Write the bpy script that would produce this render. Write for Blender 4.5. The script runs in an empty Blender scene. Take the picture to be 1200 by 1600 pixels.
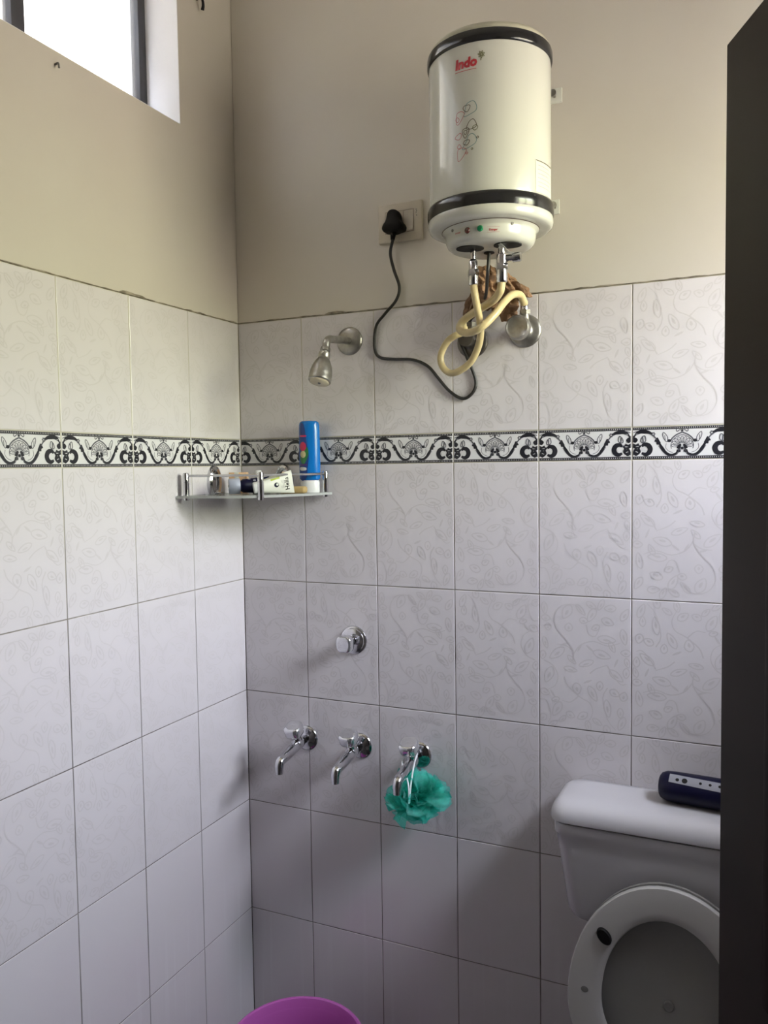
import bpy, bmesh, math, random
from mathutils import Vector, Matrix, noise
PI = math.pi
scene = bpy.context.scene
col = scene.collection

# ---------------------------------------------------------------- camera
CAM = (1.2244, -1.7893, 1.6309)
YAW, PITCH, ROLL = -0.4276, -0.0556, -0.0143
FPX = 1270.6
f_ = Vector((math.sin(YAW)*math.cos(PITCH), math.cos(YAW)*math.cos(PITCH), math.sin(PITCH)))
r_ = Vector((math.cos(YAW), -math.sin(YAW), 0)); u_ = r_.cross(f_)
R_ = r_*math.cos(ROLL) + u_*math.sin(ROLL); U_ = -r_*math.sin(ROLL) + u_*math.cos(ROLL)
cd = bpy.data.cameras.new('camera'); cam = bpy.data.objects.new('camera', cd); col.objects.link(cam)
m = Matrix.Identity(4)
for i in range(3):
    m[i][0] = R_[i]; m[i][1] = U_[i]; m[i][2] = -f_[i]; m[i][3] = CAM[i]
cam.matrix_world = m
cd.sensor_fit = 'HORIZONTAL'; cd.sensor_width = 36; cd.lens = 36*FPX/1200; cd.clip_start = 0.02
scene.camera = cam

# ---------------------------------------------------------------- sky
w = bpy.data.worlds.new('sky'); scene.world = w; w.use_nodes = True
nt = w.node_tree; nt.nodes.clear()
wo = nt.nodes.new('ShaderNodeOutputWorld'); wb = nt.nodes.new('ShaderNodeBackground')
tc = nt.nodes.new('ShaderNodeTexCoord'); sx = nt.nodes.new('ShaderNodeSeparateXYZ')
mr = nt.nodes.new('ShaderNodeMapRange'); mr.inputs[1].default_value = -0.4; mr.inputs[2].default_value = 0.6
cr = nt.nodes.new('ShaderNodeValToRGB')
SKY = [(0.0, (0.34, 0.30, 0.25)), (0.34, (0.46, 0.41, 0.32)), (0.42, (0.52, 0.53, 0.33)), (0.58, (0.60, 0.62, 0.42)),
       (0.72, (0.93, 0.96, 1.00)), (1.0, (0.90, 0.94, 1.08))]
el = cr.color_ramp.elements
el[0].position, el[1].position = SKY[0][0], SKY[-1][0]
el[0].color = (*SKY[0][1], 1); el[1].color = (*SKY[-1][1], 1)
for p, c in SKY[1:-1]:
    e = el.new(p); e.color = (*c, 1)
nt.links.new(tc.outputs['Generated'], sx.inputs[0]); nt.links.new(sx.outputs[2], mr.inputs[0])
nt.links.new(mr.outputs[0], cr.inputs[0]); nt.links.new(cr.outputs[0], wb.inputs[0])
wb.inputs[1].default_value = 72
nt.links.new(wb.outputs[0], wo.inputs[0])

# ---------------------------------------------------------------- exposure
vs = scene.view_settings
vs.view_transform = 'Standard'; vs.look = 'None'; vs.gamma = 1; vs.use_curve_mapping = False
vs.exposure = -0.38

# room numbers
XR, YF, ZC = 1.62, -1.45, 3.00            # right wall, front wall, ceiling
TOPZ = 2.006                              # top of the tiling
ROWS = [(1.707, 2.006), (1.638, 1.707), (1.3405, 1.638), (1.043, 1.3405), (0.7455, 1.043), (0.448, 0.7455), (0.1505, 0.448), (0.0, 0.1505)]
WIN1 = (-1.30, -0.212, 2.434, 2.86)       # opening in the left wall: y0, y1, z0, z1
WIN2 = (-0.70, -0.10, 1.707, 2.42)         # opening in the right wall
DOORX = (0.75, 1.53); DOORH = 2.12
WT = 0.15
WTR = 0.23                                # thicker outer wall on the right

# daylight portals at the two ventilator openings and the hall window
def area(name, loc, direction, sx_, sy_, portal=True, power=10, color=(1, 1, 1)):
    l = bpy.data.lights.new(name, 'AREA'); l.shape = 'RECTANGLE'; l.size = sx_; l.size_y = sy_
    l.energy = power; l.color = color
    if portal: l.cycles.is_portal = True
    o = bpy.data.objects.new(name, l); col.objects.link(o); o.location = loc
    o.rotation_euler = Vector(direction).to_track_quat('-Z', 'Y').to_euler()
    return o
area('daylight_portal', (-0.13, (WIN1[0]+WIN1[1])/2, (WIN1[2]+WIN1[3])/2), (1, 0, 0), WIN1[1]-WIN1[0], WIN1[3]-WIN1[2])
area('daylight_portal', (XR+WTR-0.01, (WIN2[0]+WIN2[1])/2, (WIN2[2]+WIN2[3])/2), (-1, 0, 0), WIN2[1]-WIN2[0], WIN2[3]-WIN2[2])
HALLWIN = (-0.6, -0.1, 1.4, 1.9)
HY = -4.2
area('daylight_portal', ((HALLWIN[0]+HALLWIN[1])/2, HY-0.1, (HALLWIN[2]+HALLWIN[3])/2), (0, 1, 0), HALLWIN[1]-HALLWIN[0], HALLWIN[3]-HALLWIN[2])

# ---------------------------------------------------------------- materials
def mat(name, color, rough=0.5, metal=0.0, **k):
    m = bpy.data.materials.new(name); m.use_nodes = True
    n = m.node_tree; b = n.nodes['Principled BSDF']
    b.inputs['Base Color'].default_value = (*color, 1); b.inputs['Roughness'].default_value = rough
    b.inputs['Metallic'].default_value = metal
    if 'trans' in k: b.inputs['Transmission Weight'].default_value = k['trans']
    if 'coat' in k: b.inputs['Coat Weight'].default_value = k['coat']; b.inputs['Coat Roughness'].default_value = 0.08
    if 'ior' in k: b.inputs['IOR'].default_value = k['ior']
    if 'spec' in k: b.inputs['Specular IOR Level'].default_value = k['spec']
    m.diffuse_color = (*color, 1)
    v = k.get('var', 0.0)
    if v or k.get('bump'):
        t = n.nodes.new('ShaderNodeTexCoord'); nz = n.nodes.new('ShaderNodeTexNoise')
        nz.inputs['Scale'].default_value = k.get('scale', 6); nz.inputs['Detail'].default_value = k.get('detail', 5)
        g = n.nodes.new('ShaderNodeNewGeometry')
        n.links.new(g.outputs['Position'], nz.inputs['Vector'])
        if v:
            r = n.nodes.new('ShaderNodeValToRGB'); r.color_ramp.elements[0].position = 0.3; r.color_ramp.elements[1].position = 0.7
            c2 = k.get('color2', tuple(c*(1-v) for c in color))
            r.color_ramp.elements[0].color = (*c2, 1); r.color_ramp.elements[1].color = (*color, 1)
            n.links.new(nz.outputs['Fac'], r.inputs[0]); n.links.new(r.outputs[0], b.inputs['Base Color'])
        if k.get('bump'):
            bn = n.nodes.new('ShaderNodeBump'); bn.inputs['Strength'].default_value = k['bump']; bn.inputs['Distance'].default_value = k.get('bdist', 0.002)
            nb = n.nodes.new('ShaderNodeTexNoise'); nb.inputs['Scale'].default_value = k.get('bscale', 80)
            n.links.new(g.outputs['Position'], nb.inputs['Vector'])
            n.links.new(nb.outputs['Fac'], bn.inputs['Height']); n.links.new(bn.outputs[0], b.inputs['Normal'])
    return m
M = {}
M['paint'] = mat('cream_wall_paint', (0.60, 0.56, 0.495), 0.42, var=0.05, scale=3, bump=0.15, bscale=25, color2=(0.57, 0.52, 0.46))
M['ceil'] = mat('ceiling_paint', (0.78, 0.76, 0.70), 0.8, var=0.04)
M['frontpaint'] = mat('dull_front_wall', (0.30, 0.28, 0.27), 0.6, var=0.1)
M['reveal'] = mat('white_reveal_paint', (0.78, 0.77, 0.79), 0.7, var=0.05, scale=9, bump=0.2, bscale=60)
M['dimmer'] = mat('white_dimmer_wall', (0.80, 0.80, 0.79), 0.9, var=0.06, scale=4)  # plain white for the added shaft walls
M['grout'] = mat('grey_grout', (0.30, 0.27, 0.25), 0.9, var=0.5, scale=14, color2=(0.11, 0.09, 0.08))
M['grout2'] = mat('pale_grout', (0.62, 0.58, 0.50), 0.9, var=0.3, scale=14, color2=(0.42, 0.38, 0.32))
M['tile'] = mat('white_glazed_tile', (0.70, 0.665, 0.685), 0.16, var=0.05, scale=2.2, bump=0.06, bscale=9, bdist=0.004, color2=(0.67, 0.63, 0.65))
M['leafprint'] = mat('pale_grey_leaf_print', (0.59, 0.555, 0.565), 0.3)
M['border'] = mat('white_border_glaze', (0.72, 0.71, 0.72), 0.18)
M['ink'] = mat('black_print', (0.018, 0.018, 0.024), 0.3)
M['inkgrey'] = mat('grey_print', (0.11, 0.11, 0.13), 0.3)
M['chrome'] = mat('chrome', (0.72, 0.72, 0.75), 0.09, 1.0, var=0.2, scale=40)
M['oldchrome'] = mat('scaled_old_chrome', (0.42, 0.40, 0.37), 0.34, 0.85, var=0.35, scale=60, bump=0.3, bscale=300, bdist=0.0006)
M['darkchrome'] = mat('tarnished_chrome', (0.16, 0.145, 0.13), 0.4, 0.8, var=0.3, scale=50)
M['heaterwhite'] = mat('white_enamel', (0.54, 0.54, 0.49), 0.16, coat=0.3)
M['heatercap'] = mat('dusty_grey_cap', (0.45, 0.43, 0.34), 0.5, var=0.2, scale=20)
M['blackplastic'] = mat('glossy_black_plastic', (0.012, 0.012, 0.013), 0.15)
M['black'] = mat('matt_black_rubber', (0.006, 0.005, 0.005), 0.6, spec=0.2)
M['cordblack'] = mat('black_cord', (0.018, 0.016, 0.015), 0.42)
M['dark'] = mat('dark_recess', (0.01, 0.01, 0.01), 0.8)
M['hose'] = mat('yellowed_hose', (0.62, 0.50, 0.27), 0.3, var=0.2, scale=30, bump=0.5, bscale=200, bdist=0.0006)
M['rag'] = mat('brown_rag', (0.30, 0.17, 0.09), 0.85, var=0.5, scale=22, bump=0.6, bscale=120, color2=(0.13, 0.07, 0.04))
M['switch'] = mat('aged_white_switch_plastic', (0.52, 0.46, 0.37), 0.4, var=0.12, scale=30)
M['line'] = mat('dirty_seam', (0.10, 0.07, 0.05), 0.8)
M['red'] = mat('red_print', (0.42, 0.02, 0.03), 0.4)
M['redlens'] = mat('dark_red_lens', (0.06, 0.008, 0.006), 0.15)
M['greenlens'] = mat('green_lens', (0.01, 0.17, 0.07), 0.15)
M['olive'] = mat('olive_print', (0.13, 0.13, 0.06), 0.4)
M['teal_line'] = mat('grey_teal_print', (0.14, 0.24, 0.25), 0.4)
M['rose_line'] = mat('rose_print', (0.38, 0.12, 0.12), 0.4)
M['sticker'] = mat('silver_sticker', (0.62, 0.63, 0.56), 0.35)
M['greytext'] = mat('grey_text', (0.30, 0.29, 0.29), 0.5)
M['ceramic'] = mat('white_ceramic', (0.55, 0.535, 0.56), 0.14, var=0.05)
M['plasticwhite'] = mat('white_toilet_plastic', (0.50, 0.485, 0.475), 0.28)
M['plasticgrey'] = mat('greyed_lid_plastic', (0.28, 0.27, 0.255), 0.4, var=0.1)
M['smudge'] = mat('grey_rubber', (0.20, 0.19, 0.18), 0.6)
M['door'] = mat('dark_brown_door', (0.013, 0.0075, 0.0055), 0.55, var=0.3, scale=8, spec=0.12)
M['steel'] = mat('dark_painted_steel', (0.035, 0.035, 0.042), 0.5)
M['pink'] = mat('pink_plastic', (0.50, 0.12, 0.44), 0.3)
M['pinkin'] = mat('pink_plastic_inside', (0.42, 0.07, 0.36), 0.35)
M['navy'] = mat('navy_plastic', (0.003, 0.003, 0.022), 0.4, spec=0.25)
M['navylabel'] = mat('navy_label_print', (0.25, 0.25, 0.28), 0.4)
M['blue'] = mat('bright_blue_plastic', (0.005, 0.15, 0.50), 0.22)
M['blue2'] = mat('mid_blue_print', (0.01, 0.05, 0.24), 0.3)
M['magenta'] = mat('magenta_print', (0.55, 0.02, 0.09), 0.35)
M['leafgreen'] = mat('green_print', (0.03, 0.17, 0.05), 0.35)
M['beige'] = mat('beige_print', (0.55, 0.50, 0.28), 0.4)
M['purple'] = mat('purple_print', (0.10, 0.03, 0.20), 0.35)
M['white'] = mat('white_plastic', (0.72, 0.72, 0.72), 0.3)
M['creamtube'] = mat('cream_white_tube', (0.70, 0.70, 0.62), 0.3)
M['lime'] = mat('lime_print', (0.40, 0.48, 0.06), 0.4)
M['peach'] = mat('peach_card', (0.72, 0.46, 0.26), 0.5)
M['tan'] = mat('tan_soap', (0.48, 0.34, 0.14), 0.6, var=0.2, scale=60)
M['capgrey'] = mat('grey_translucent_cap', (0.40, 0.43, 0.52), 0.3)
M['faceplate'] = mat('yellowed_faceplate', (0.72, 0.64, 0.48), 0.5)
M['acrylic'] = mat('clear_chrome_knob', (0.75, 0.75, 0.78), 0.08, 0.9)
M['string'] = mat('white_string', (0.75, 0.76, 0.78), 0.5)
M['floor'] = mat('grey_floor_tile', (0.13, 0.12, 0.12), 0.3, var=0.3, scale=12)
M['hall'] = mat('hall_paint', (0.34, 0.33, 0.34), 0.7)
M['hallfloor'] = mat('hall_floor_tile', (0.30, 0.28, 0.27), 0.4, var=0.2)

def glassy(name, tint, mixv, rough=0.05):
    m = bpy.data.materials.new(name); m.use_nodes = True; n = m.node_tree; n.nodes.clear()
    o = n.nodes.new('ShaderNodeOutputMaterial'); t = n.nodes.new('ShaderNodeBsdfTransparent'); t.inputs[0].default_value = (*tint, 1)
    b = n.nodes.new('ShaderNodeBsdfPrincipled'); b.inputs['Base Color'].default_value = (*tint, 1); b.inputs['Roughness'].default_value = rough
    mx = n.nodes.new('ShaderNodeMixShader'); mx.inputs[0].default_value = mixv
    n.links.new(t.outputs[0], mx.inputs[1]); n.links.new(b.outputs[0], mx.inputs[2]); n.links.new(mx.outputs[0], o.inputs[0])
    return m
M['pane'] = glassy('dusty_window_glass', (0.97, 0.98, 0.98), 0.10, 0.1)
M['shelfglass'] = glassy('frosted_shelf_glass', (0.80, 0.82, 0.80), 0.42, 0.12)
M['mesh'] = glassy('mint_bath_mesh', (0.30, 0.88, 0.80), 0.22, 0.6)
M['strap'] = glassy('clear_plastic', (0.9, 0.9, 0.88), 0.25, 0.1)

# pale streaks of dried water low on the tiles (limescale, stays put)
def streaks(m):
    n = m.node_tree; b = n.nodes['Principled BSDF']
    src = b.inputs['Base Color'].links[0].from_socket
    g = n.nodes.new('ShaderNodeNewGeometry'); mp = n.nodes.new('ShaderNodeMapping'); mp.inputs['Scale'].default_value = (55, 55, 1.6)
    nz = n.nodes.new('ShaderNodeTexNoise'); nz.inputs['Scale'].default_value = 1; nz.inputs['Detail'].default_value = 3
    r = n.nodes.new('ShaderNodeMapRange'); r.inputs[1].default_value = 0.56; r.inputs[2].default_value = 0.8; r.inputs[4].default_value = 0.22
    s = n.nodes.new('ShaderNodeSeparateXYZ'); zr = n.nodes.new('ShaderNodeMapRange')
    zr.inputs[1].default_value = 0.62; zr.inputs[2].default_value = 0.50
    mu = n.nodes.new('ShaderNodeMath'); mu.operation = 'MULTIPLY'
    mx = n.nodes.new('ShaderNodeMixRGB'); mx.inputs[2].default_value = (0.85, 0.85, 0.87, 1)
    n.links.new(g.outputs['Position'], mp.inputs[0]); n.links.new(mp.outputs[0], nz.inputs['Vector'])
    n.links.new(nz.outputs['Fac'], r.inputs[0]); n.links.new(g.outputs['Position'], s.inputs[0]); n.links.new(s.outputs[2], zr.inputs[0])
    n.links.new(r.outputs[0], mu.inputs[0]); n.links.new(zr.outputs[0], mu.inputs[1]); n.links.new(mu.outputs[0], mx.inputs[0])
    n.links.new(src, mx.inputs[1]); n.links.new(mx.outputs[0], b.inputs['Base Color'])
streaks(M['tile'])
def regrout(m):
    # the joints were refilled with pale grout above the second full row
    n = m.node_tree; b = n.nodes['Principled BSDF']; src = b.inputs['Base Color'].links[0].from_socket
    g = n.nodes.new('ShaderNodeNewGeometry'); s = n.nodes.new('ShaderNodeSeparateXYZ'); zr = n.nodes.new('ShaderNodeMapRange')
    zr.inputs[1].default_value = 1.25; zr.inputs[2].default_value = 1.62; zr.inputs[4].default_value = 0.85
    mx = n.nodes.new('ShaderNodeMixRGB'); mx.inputs[2].default_value = (0.62, 0.58, 0.48, 1)
    n.links.new(g.outputs['Position'], s.inputs[0]); n.links.new(s.outputs[2], zr.inputs[0]); n.links.new(zr.outputs[0], mx.inputs[0])
    n.links.new(src, mx.inputs[1]); n.links.new(mx.outputs[0], b.inputs['Base Color'])
regrout(M['grout'])

# ---------------------------------------------------------------- mesh builder
class MB:
    def __init__(s): s.v = []; s.f = []; s.mi = []; s.cur = 0; s.mats = []
    def use(s, mname):
        mm = M[mname]
        if mm not in s.mats: s.mats.append(mm)
        s.cur = s.mats.index(mm); return s
    def add(s, vs, fs, mx=None):
        o = len(s.v)
        for p in vs:
            p = Vector(p); s.v.append(mx @ p if mx else p)
        for f in fs: s.f.append([i+o for i in f]); s.mi.append(s.cur)
        return s
    def box(s, a, b, mx=None):
        x0, y0, z0 = a; x1, y1, z1 = b
        return s.add([(x0,y0,z0),(x1,y0,z0),(x1,y1,z0),(x0,y1,z0),(x0,y0,z1),(x1,y0,z1),(x1,y1,z1),(x0,y1,z1)],
                     [(0,3,2,1),(4,5,6,7),(0,1,5,4),(1,2,6,5),(2,3,7,6),(3,0,4,7)], mx)
    def bbox(s, a, b, r, seg=3, mx=None):
        bm = bmesh.new(); bmesh.ops.create_cube(bm, size=1)
        for v in bm.verts: v.co = Vector(((a[i]+b[i])/2 + v.co[i]*(b[i]-a[i]) for i in range(3)))
        bmesh.ops.bevel(bm, geom=bm.edges[:], offset=r, segments=seg, profile=0.5, affect='EDGES')
        s.frombm(bm, mx); bm.free(); return s
    def frombm(s, bm, mx=None):
        bm.verts.index_update()
        return s.add([v.co.copy() for v in bm.verts], [[v.index for v in f.verts] for f in bm.faces], mx)
    def lathe(s, prof, n=40, mx=None, sc=(1, 1)):
        vs = []; fs = []; rings = []
        for r, z in prof:
            if r < 1e-6: rings.append([len(vs)]); vs.append((0, 0, z))
            else:
                rings.append(list(range(len(vs), len(vs)+n)))
                for k in range(n):
                    a = 2*PI*k/n; vs.append((r*math.cos(a)*sc[0], r*math.sin(a)*sc[1], z))
        for a, b in zip(rings, rings[1:]):
            for k in range(n):
                k2 = (k+1) % n
                if len(a) == 1 and len(b) == 1: continue
                if len(a) == 1: fs.append((a[0], b[k2], b[k]))
                elif len(b) == 1: fs.append((a[k], a[k2], b[0]))
                else: fs.append((a[k], a[k2], b[k2], b[k]))
        return s.add(vs, fs, mx)
    def tube(s, pts, rad, n=12, sub=6, caps=True, closed=False):
        P = smooth_path([Vector(p) for p in pts], sub, closed) if sub > 1 else [Vector(p) for p in pts]
        L = len(P); nrm = None; rings = []; vs = []; fs = []
        for i, p in enumerate(P):
            t = (P[(i+1) % L]-P[i-1]) if closed else (P[min(i+1, L-1)]-P[max(i-1, 0)])
            t.normalize()
            if nrm is None:
                nrm = t.cross(Vector((0.3, 0.9, 0.2))).normalized()
            nrm = (nrm - t*nrm.dot(t)).normalized(); bn = t.cross(nrm)
            rr = rad(i/(L-1)) if callable(rad) else rad
            rings.append(len(vs))
            for k in range(n):
                a = 2*PI*k/n; vs.append(p + (nrm*math.cos(a)+bn*math.sin(a))*rr)
        m_ = L if closed else L-1
        for i in range(m_):
            a = rings[i]; b = rings[(i+1) % L]
            for k in range(n): k2 = (k+1) % n; fs.append((a+k, a+k2, b+k2, b+k))
        if caps and not closed:
            fs.append([rings[0]+k for k in range(n)][::-1]); fs.append([rings[-1]+k for k in range(n)])
        return s.add(vs, fs)
    def prism(s, pts, d0, d1, mx=None):
        """pts in xz plane, extruded from y=d0 to y=d1"""
        n = len(pts)
        vs = [(x, d0, z) for x, z in pts]+[(x, d1, z) for x, z in pts]
        fs = [list(range(n)), list(range(2*n-1, n-1, -1))]+[(k, k+n, (k+1) % n+n, (k+1) % n) for k in range(n)]
        return s.add(vs, fs, mx)
    def build(s, name, parent=None, smooth=45, fixn=True, origin=None, link=True):
        me = bpy.data.meshes.new(name)
        off = Vector(origin) if origin is not None else (base_of(parent) if parent else Vector((0, 0, 0)))
        me.from_pydata([v-off for v in s.v], [], s.f)
        for mm in s.mats: me.materials.append(mm)
        for p, i in zip(me.polygons, s.mi): p.material_index = i
        if fixn:
            bm = bmesh.new(); bm.from_mesh(me); bmesh.ops.recalc_face_normals(bm, faces=bm.faces[:]); bm.to_mesh(me); bm.free()
        if smooth:
            for p in me.polygons: p.use_smooth = True
            me.set_sharp_from_angle(angle=math.radians(smooth))
        o = bpy.data.objects.new(name, me)
        if link: col.objects.link(o)
        if parent: o.parent = parent
        if origin is not None:
            o.location = off - (base_of(parent) if parent else Vector((0, 0, 0)))
        BASE[o.name] = off
        return o
BASE = {}
def base_of(o): return BASE.get(o.name, Vector((0, 0, 0)))
def smooth_path(P, sub, closed=False):
    out = []; n = len(P)
    rng = range(n) if closed else range(n-1)
    for i in rng:
        p0 = P[i-1] if (closed or i > 0) else P[0]*2-P[1]
        p1 = P[i]; p2 = P[(i+1) % n]; p3 = P[(i+2) % n] if (closed or i+2 < n) else P[n-1]*2-P[n-2]
        for k in range(sub):
            t = k/sub
            out.append(0.5*((2*p1)+(p2-p0)*t+(2*p0-5*p1+4*p2-p3)*t*t+(3*p1-p0-3*p2+p3)*t**3))
    if not closed: out.append(P[-1].copy())
    return out
def thing(name, loc, label, cat, group=None):
    o = bpy.data.objects.new(name, None); col.objects.link(o); o.location = loc; BASE[o.name] = Vector(loc)
    o.empty_display_size = 0.05
    return tag(o, label, cat, group)
def tag(o, label=None, cat=None, group=None, kind=None):
    if label: o['label'] = label
    if cat: o['category'] = cat
    if group: o['group'] = group
    if kind: o['kind'] = kind
    return o
def T(*a): return Matrix.Translation(a)
def RX(d): return Matrix.Rotation(math.radians(d), 4, 'X')
def RY(d): return Matrix.Rotation(math.radians(d), 4, 'Y')
def RZ(d): return Matrix.Rotation(math.radians(d), 4, 'Z')
def struct(o): o['kind'] = 'structure'; return o

# ---------------------------------------------------------------- room shell
def slab_with_hole(mb, axis, pos, u0, u1, z0, z1, hole, thick):
    """wall slab: axis 'x' = plane of constant x"""
    def bx(a0, a1, b0, b1):
        if a1-a0 < 1e-5 or b1-b0 < 1e-5: return
        if axis == 'x': mb.box((min(pos, pos+thick), a0, b0), (max(pos, pos+thick), a1, b1))
        else: mb.box((a0, min(pos, pos+thick), b0), (a1, max(pos, pos+thick), b1))
    if not hole: bx(u0, u1, z0, z1); return
    h0, h1, k0, k1 = hole
    bx(u0, h0, z0, z1); bx(h1, u1, z0, z1); bx(h0, h1, z0, k0); bx(h0, h1, k1, z1)
GF = 0.0012
mb = MB(); mb.use('grout'); mb.box((0, GF, 0), (XR, WT, TOPZ+0.001)); mb.use('paint'); mb.box((0, 0.0015, TOPZ+0.001), (XR, WT, ZC))
wall_back = struct(mb.build('wall_back', smooth=0))
mb = MB(); mb.use('grout'); mb.box((-WT, YF, 0), (-GF, WT, TOPZ+0.001))
mb.use('paint'); slab_with_hole(mb, 'x', -0.0015, YF, WT, TOPZ+0.001, ZC, WIN1, -WT+0.0015)
wall_left = struct(mb.build('wall_left', smooth=0))
mb = MB(); mb.use('grout'); mb.box((XR+GF, YF, 0), (XR+WTR, WT, WIN2[2]))
slab_with_hole(mb, 'x', XR+GF, YF, WT, WIN2[2], TOPZ+0.001, (WIN2[0], WIN2[1], WIN2[2], TOPZ+0.001), WTR-GF)
mb.use('paint'); slab_with_hole(mb, 'x', XR+0.0015, YF, WT, TOPZ+0.001, ZC, (WIN2[0], WIN2[1], TOPZ+0.001, WIN2[3]), WTR-0.0015)
wall_right = struct(mb.build('wall_right', smooth=0))
mb = MB(); mb.use('frontpaint'); slab_with_hole(mb, 'y', YF, -WT, XR+WT, 0, ZC, (DOORX[0], DOORX[1], 0, DOORH), -0.12)
wall_front = struct(mb.build('wall_front', smooth=0))
mb = MB(); mb.use('ceil'); mb.box((-WT, YF-0.12, ZC), (XR+WT, WT, ZC+0.1)); struct(mb.build('ceiling', smooth=0))
mb = MB(); mb.use('floor'); mb.box((-WT, YF-0.12, -0.1), (XR+WT, WT, 0)); struct(mb.build('floor', smooth=0))
# the adjoining hall behind the camera (chrome and glaze reflect it)
y1 = YF-0.12
mb = MB(); mb.use('hallfloor'); mb.box((-1.2, HY-0.1, -0.1), (3.6, y1, 0)); struct(mb.build('floor_hall', smooth=0))
mb = MB(); mb.use('hall'); mb.box((-1.2, HY-0.1, ZC), (3.6, y1, ZC+0.1)); struct(mb.build('ceiling_hall', smooth=0))
mb = MB(); mb.use('hall'); mb.box((-1.3, HY-0.1, 0), (-1.2, y1, ZC)); struct(mb.build('wall_hall_left', smooth=0))
mb = MB(); mb.use('hall'); mb.box((3.6, HY-0.1, 0), (3.7, y1, ZC)); struct(mb.build('wall_hall_right', smooth=0))
mb = MB(); mb.use('hall'); slab_with_hole(mb, 'y', HY, -1.2, 3.6, 0, ZC, HALLWIN, -0.1); struct(mb.build('wall_hall_rear', smooth=0))
mb = MB(); mb.use('hall'); mb.box((-1.2, y1, 0), (-WT, y1+0.05, ZC)); mb.box((XR+WT, y1, 0), (3.6, y1+0.05, ZC)); struct(mb.build('wall_hall_front', smooth=0))

# unseen walls added outside the left window as a shaft to dim its daylight
SHX, SHZ = -1.05, 5.6  # outer wall face and shaft height; the height sets how dim the window gets
mb = MB(); mb.use('dimmer'); mb.box((SHX-0.2, -4.0, -0.1), (SHX, 3.0, SHZ)); struct(mb.build('wall_dimmer_outer', smooth=0))
mb = MB(); mb.use('dimmer'); mb.box((-WT, -4.0, ZC+0.1), (XR+WT, 3.0, SHZ)); struct(mb.build('wall_dimmer_above', smooth=0))
mb = MB(); mb.use('dimmer'); mb.box((SHX, 2.8, -0.1), (-WT, 3.0, SHZ)); mb.box((SHX, -4.0, ZC+0.1), (-WT, -3.8, SHZ)); struct(mb.build('wall_dimmer_end', smooth=0))

# window frames and bars
def vent(name, xin, xs, y0, y1, z0, z1, bars, sgn):
    """steel ventilator standing xs inside the wall; sgn = outward x direction"""
    X0, X1 = sorted((xin+sgn*0.095, xin+sgn*0.120))
    mb = MB(); mb.use('steel')
    mb.box((X0, y0, z0), (X1, y1, z0+0.022)); mb.box((X0, y0, z1-0.022), (X1, y1, z1))
    root = struct(mb.build(name, smooth=0))
    for yb, wd in bars:
        b = MB(); b.use('steel'); b.bbox((X0, yb-wd/2, z0), (X1, yb+wd/2, z1), 0.003, 2); b.build('frame_bar', root)
    bs = sorted(bars); xm = (X0+X1)/2
    for (ya, wa), (yb, wb_) in zip(bs, bs[1:]):
        p = MB(); p.use('pane'); p.box((xm-0.002, ya+wa/2, z0+0.022), (xm+0.002, yb-wb_/2, z1-0.022)); p.build('pane', root, smooth=0)
    return root
vent('window_1', 0, 0, *WIN1, [(-0.225, 0.026), (-0.586, 0.034), (-0.945, 0.034), (-1.287, 0.026)], -1)
vent('window_2', XR+0.08, 0, *WIN2, [(-0.113, 0.026), (-0.40, 0.03), (-0.687, 0.026)], 1)
# white plastered reveal lining the left opening
def lining(name, x0, x1, W):
    mb = MB(); mb.use('reveal'); y0, y1, z0, z1 = W; t = 0.0015
    mb.box((x0, y1-t, z0), (x1, y1, z1)); mb.box((x0, y0, z0), (x1, y0+t, z1))
    mb.box((x0, y0, z0), (x1, y1, z0+t)); mb.box((x0, y0, z1-t), (x1, y1, z1))
    return struct(mb.build(name, smooth=0))
lining('trim_1', -WT+0.002, -0.002, WIN1)
lining('trim_2', XR+0.002, XR+WTR-0.002, WIN2)

# ragged dirty bead where the plaster meets the tiles
def bead(name, a, b, nrm, seed):
    rnd = random.Random(seed); a = Vector(a); b = Vector(b); L = (b-a).length; n = int(L/0.012)
    mb = MB(); mb.use('grout2'); vs = []; fs = []
    nv = Vector(nrm)
    for i in range(n+1):
        p = a+(b-a)*(i/n); h = 0.0022+0.0022*abs(noise.noise(p*23+Vector((seed, 0, 0))))*2; d = 0.0010+0.003*abs(noise.noise(p*41))
        if noise.noise(p*9+Vector((0, seed, 3))) > 0.35: h += 0.004; d += 0.002
        lo = rnd.uniform(-0.0006, 0.0004)
        vs += [p+Vector((0, 0, lo)), p+nv*d+Vector((0, 0, 0.0006)), p+nv*d*0.8+Vector((0, 0, h*0.7)), p+Vector((0, 0, h))]
    for i in range(n):
        for k in range(3): q = i*4+k; fs.append((q, q+1, q+5, q+4))
    mb.use('beadm'); mb.add(vs, fs); return struct(mb.build(name, smooth=60))
M['beadm'] = mat('dirty_filler', (0.40, 0.35, 0.27), 0.9, var=0.6, scale=30, color2=(0.06, 0.045, 0.03))
bead('trim_3', (0, 0.0005, TOPZ), (XR, 0.0005, TOPZ), (0, -1, 0), 1)
bead('trim_4', (-0.0005, YF, TOPZ), (-0.0005, 0, TOPZ), (1, 0, 0), 2)

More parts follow.
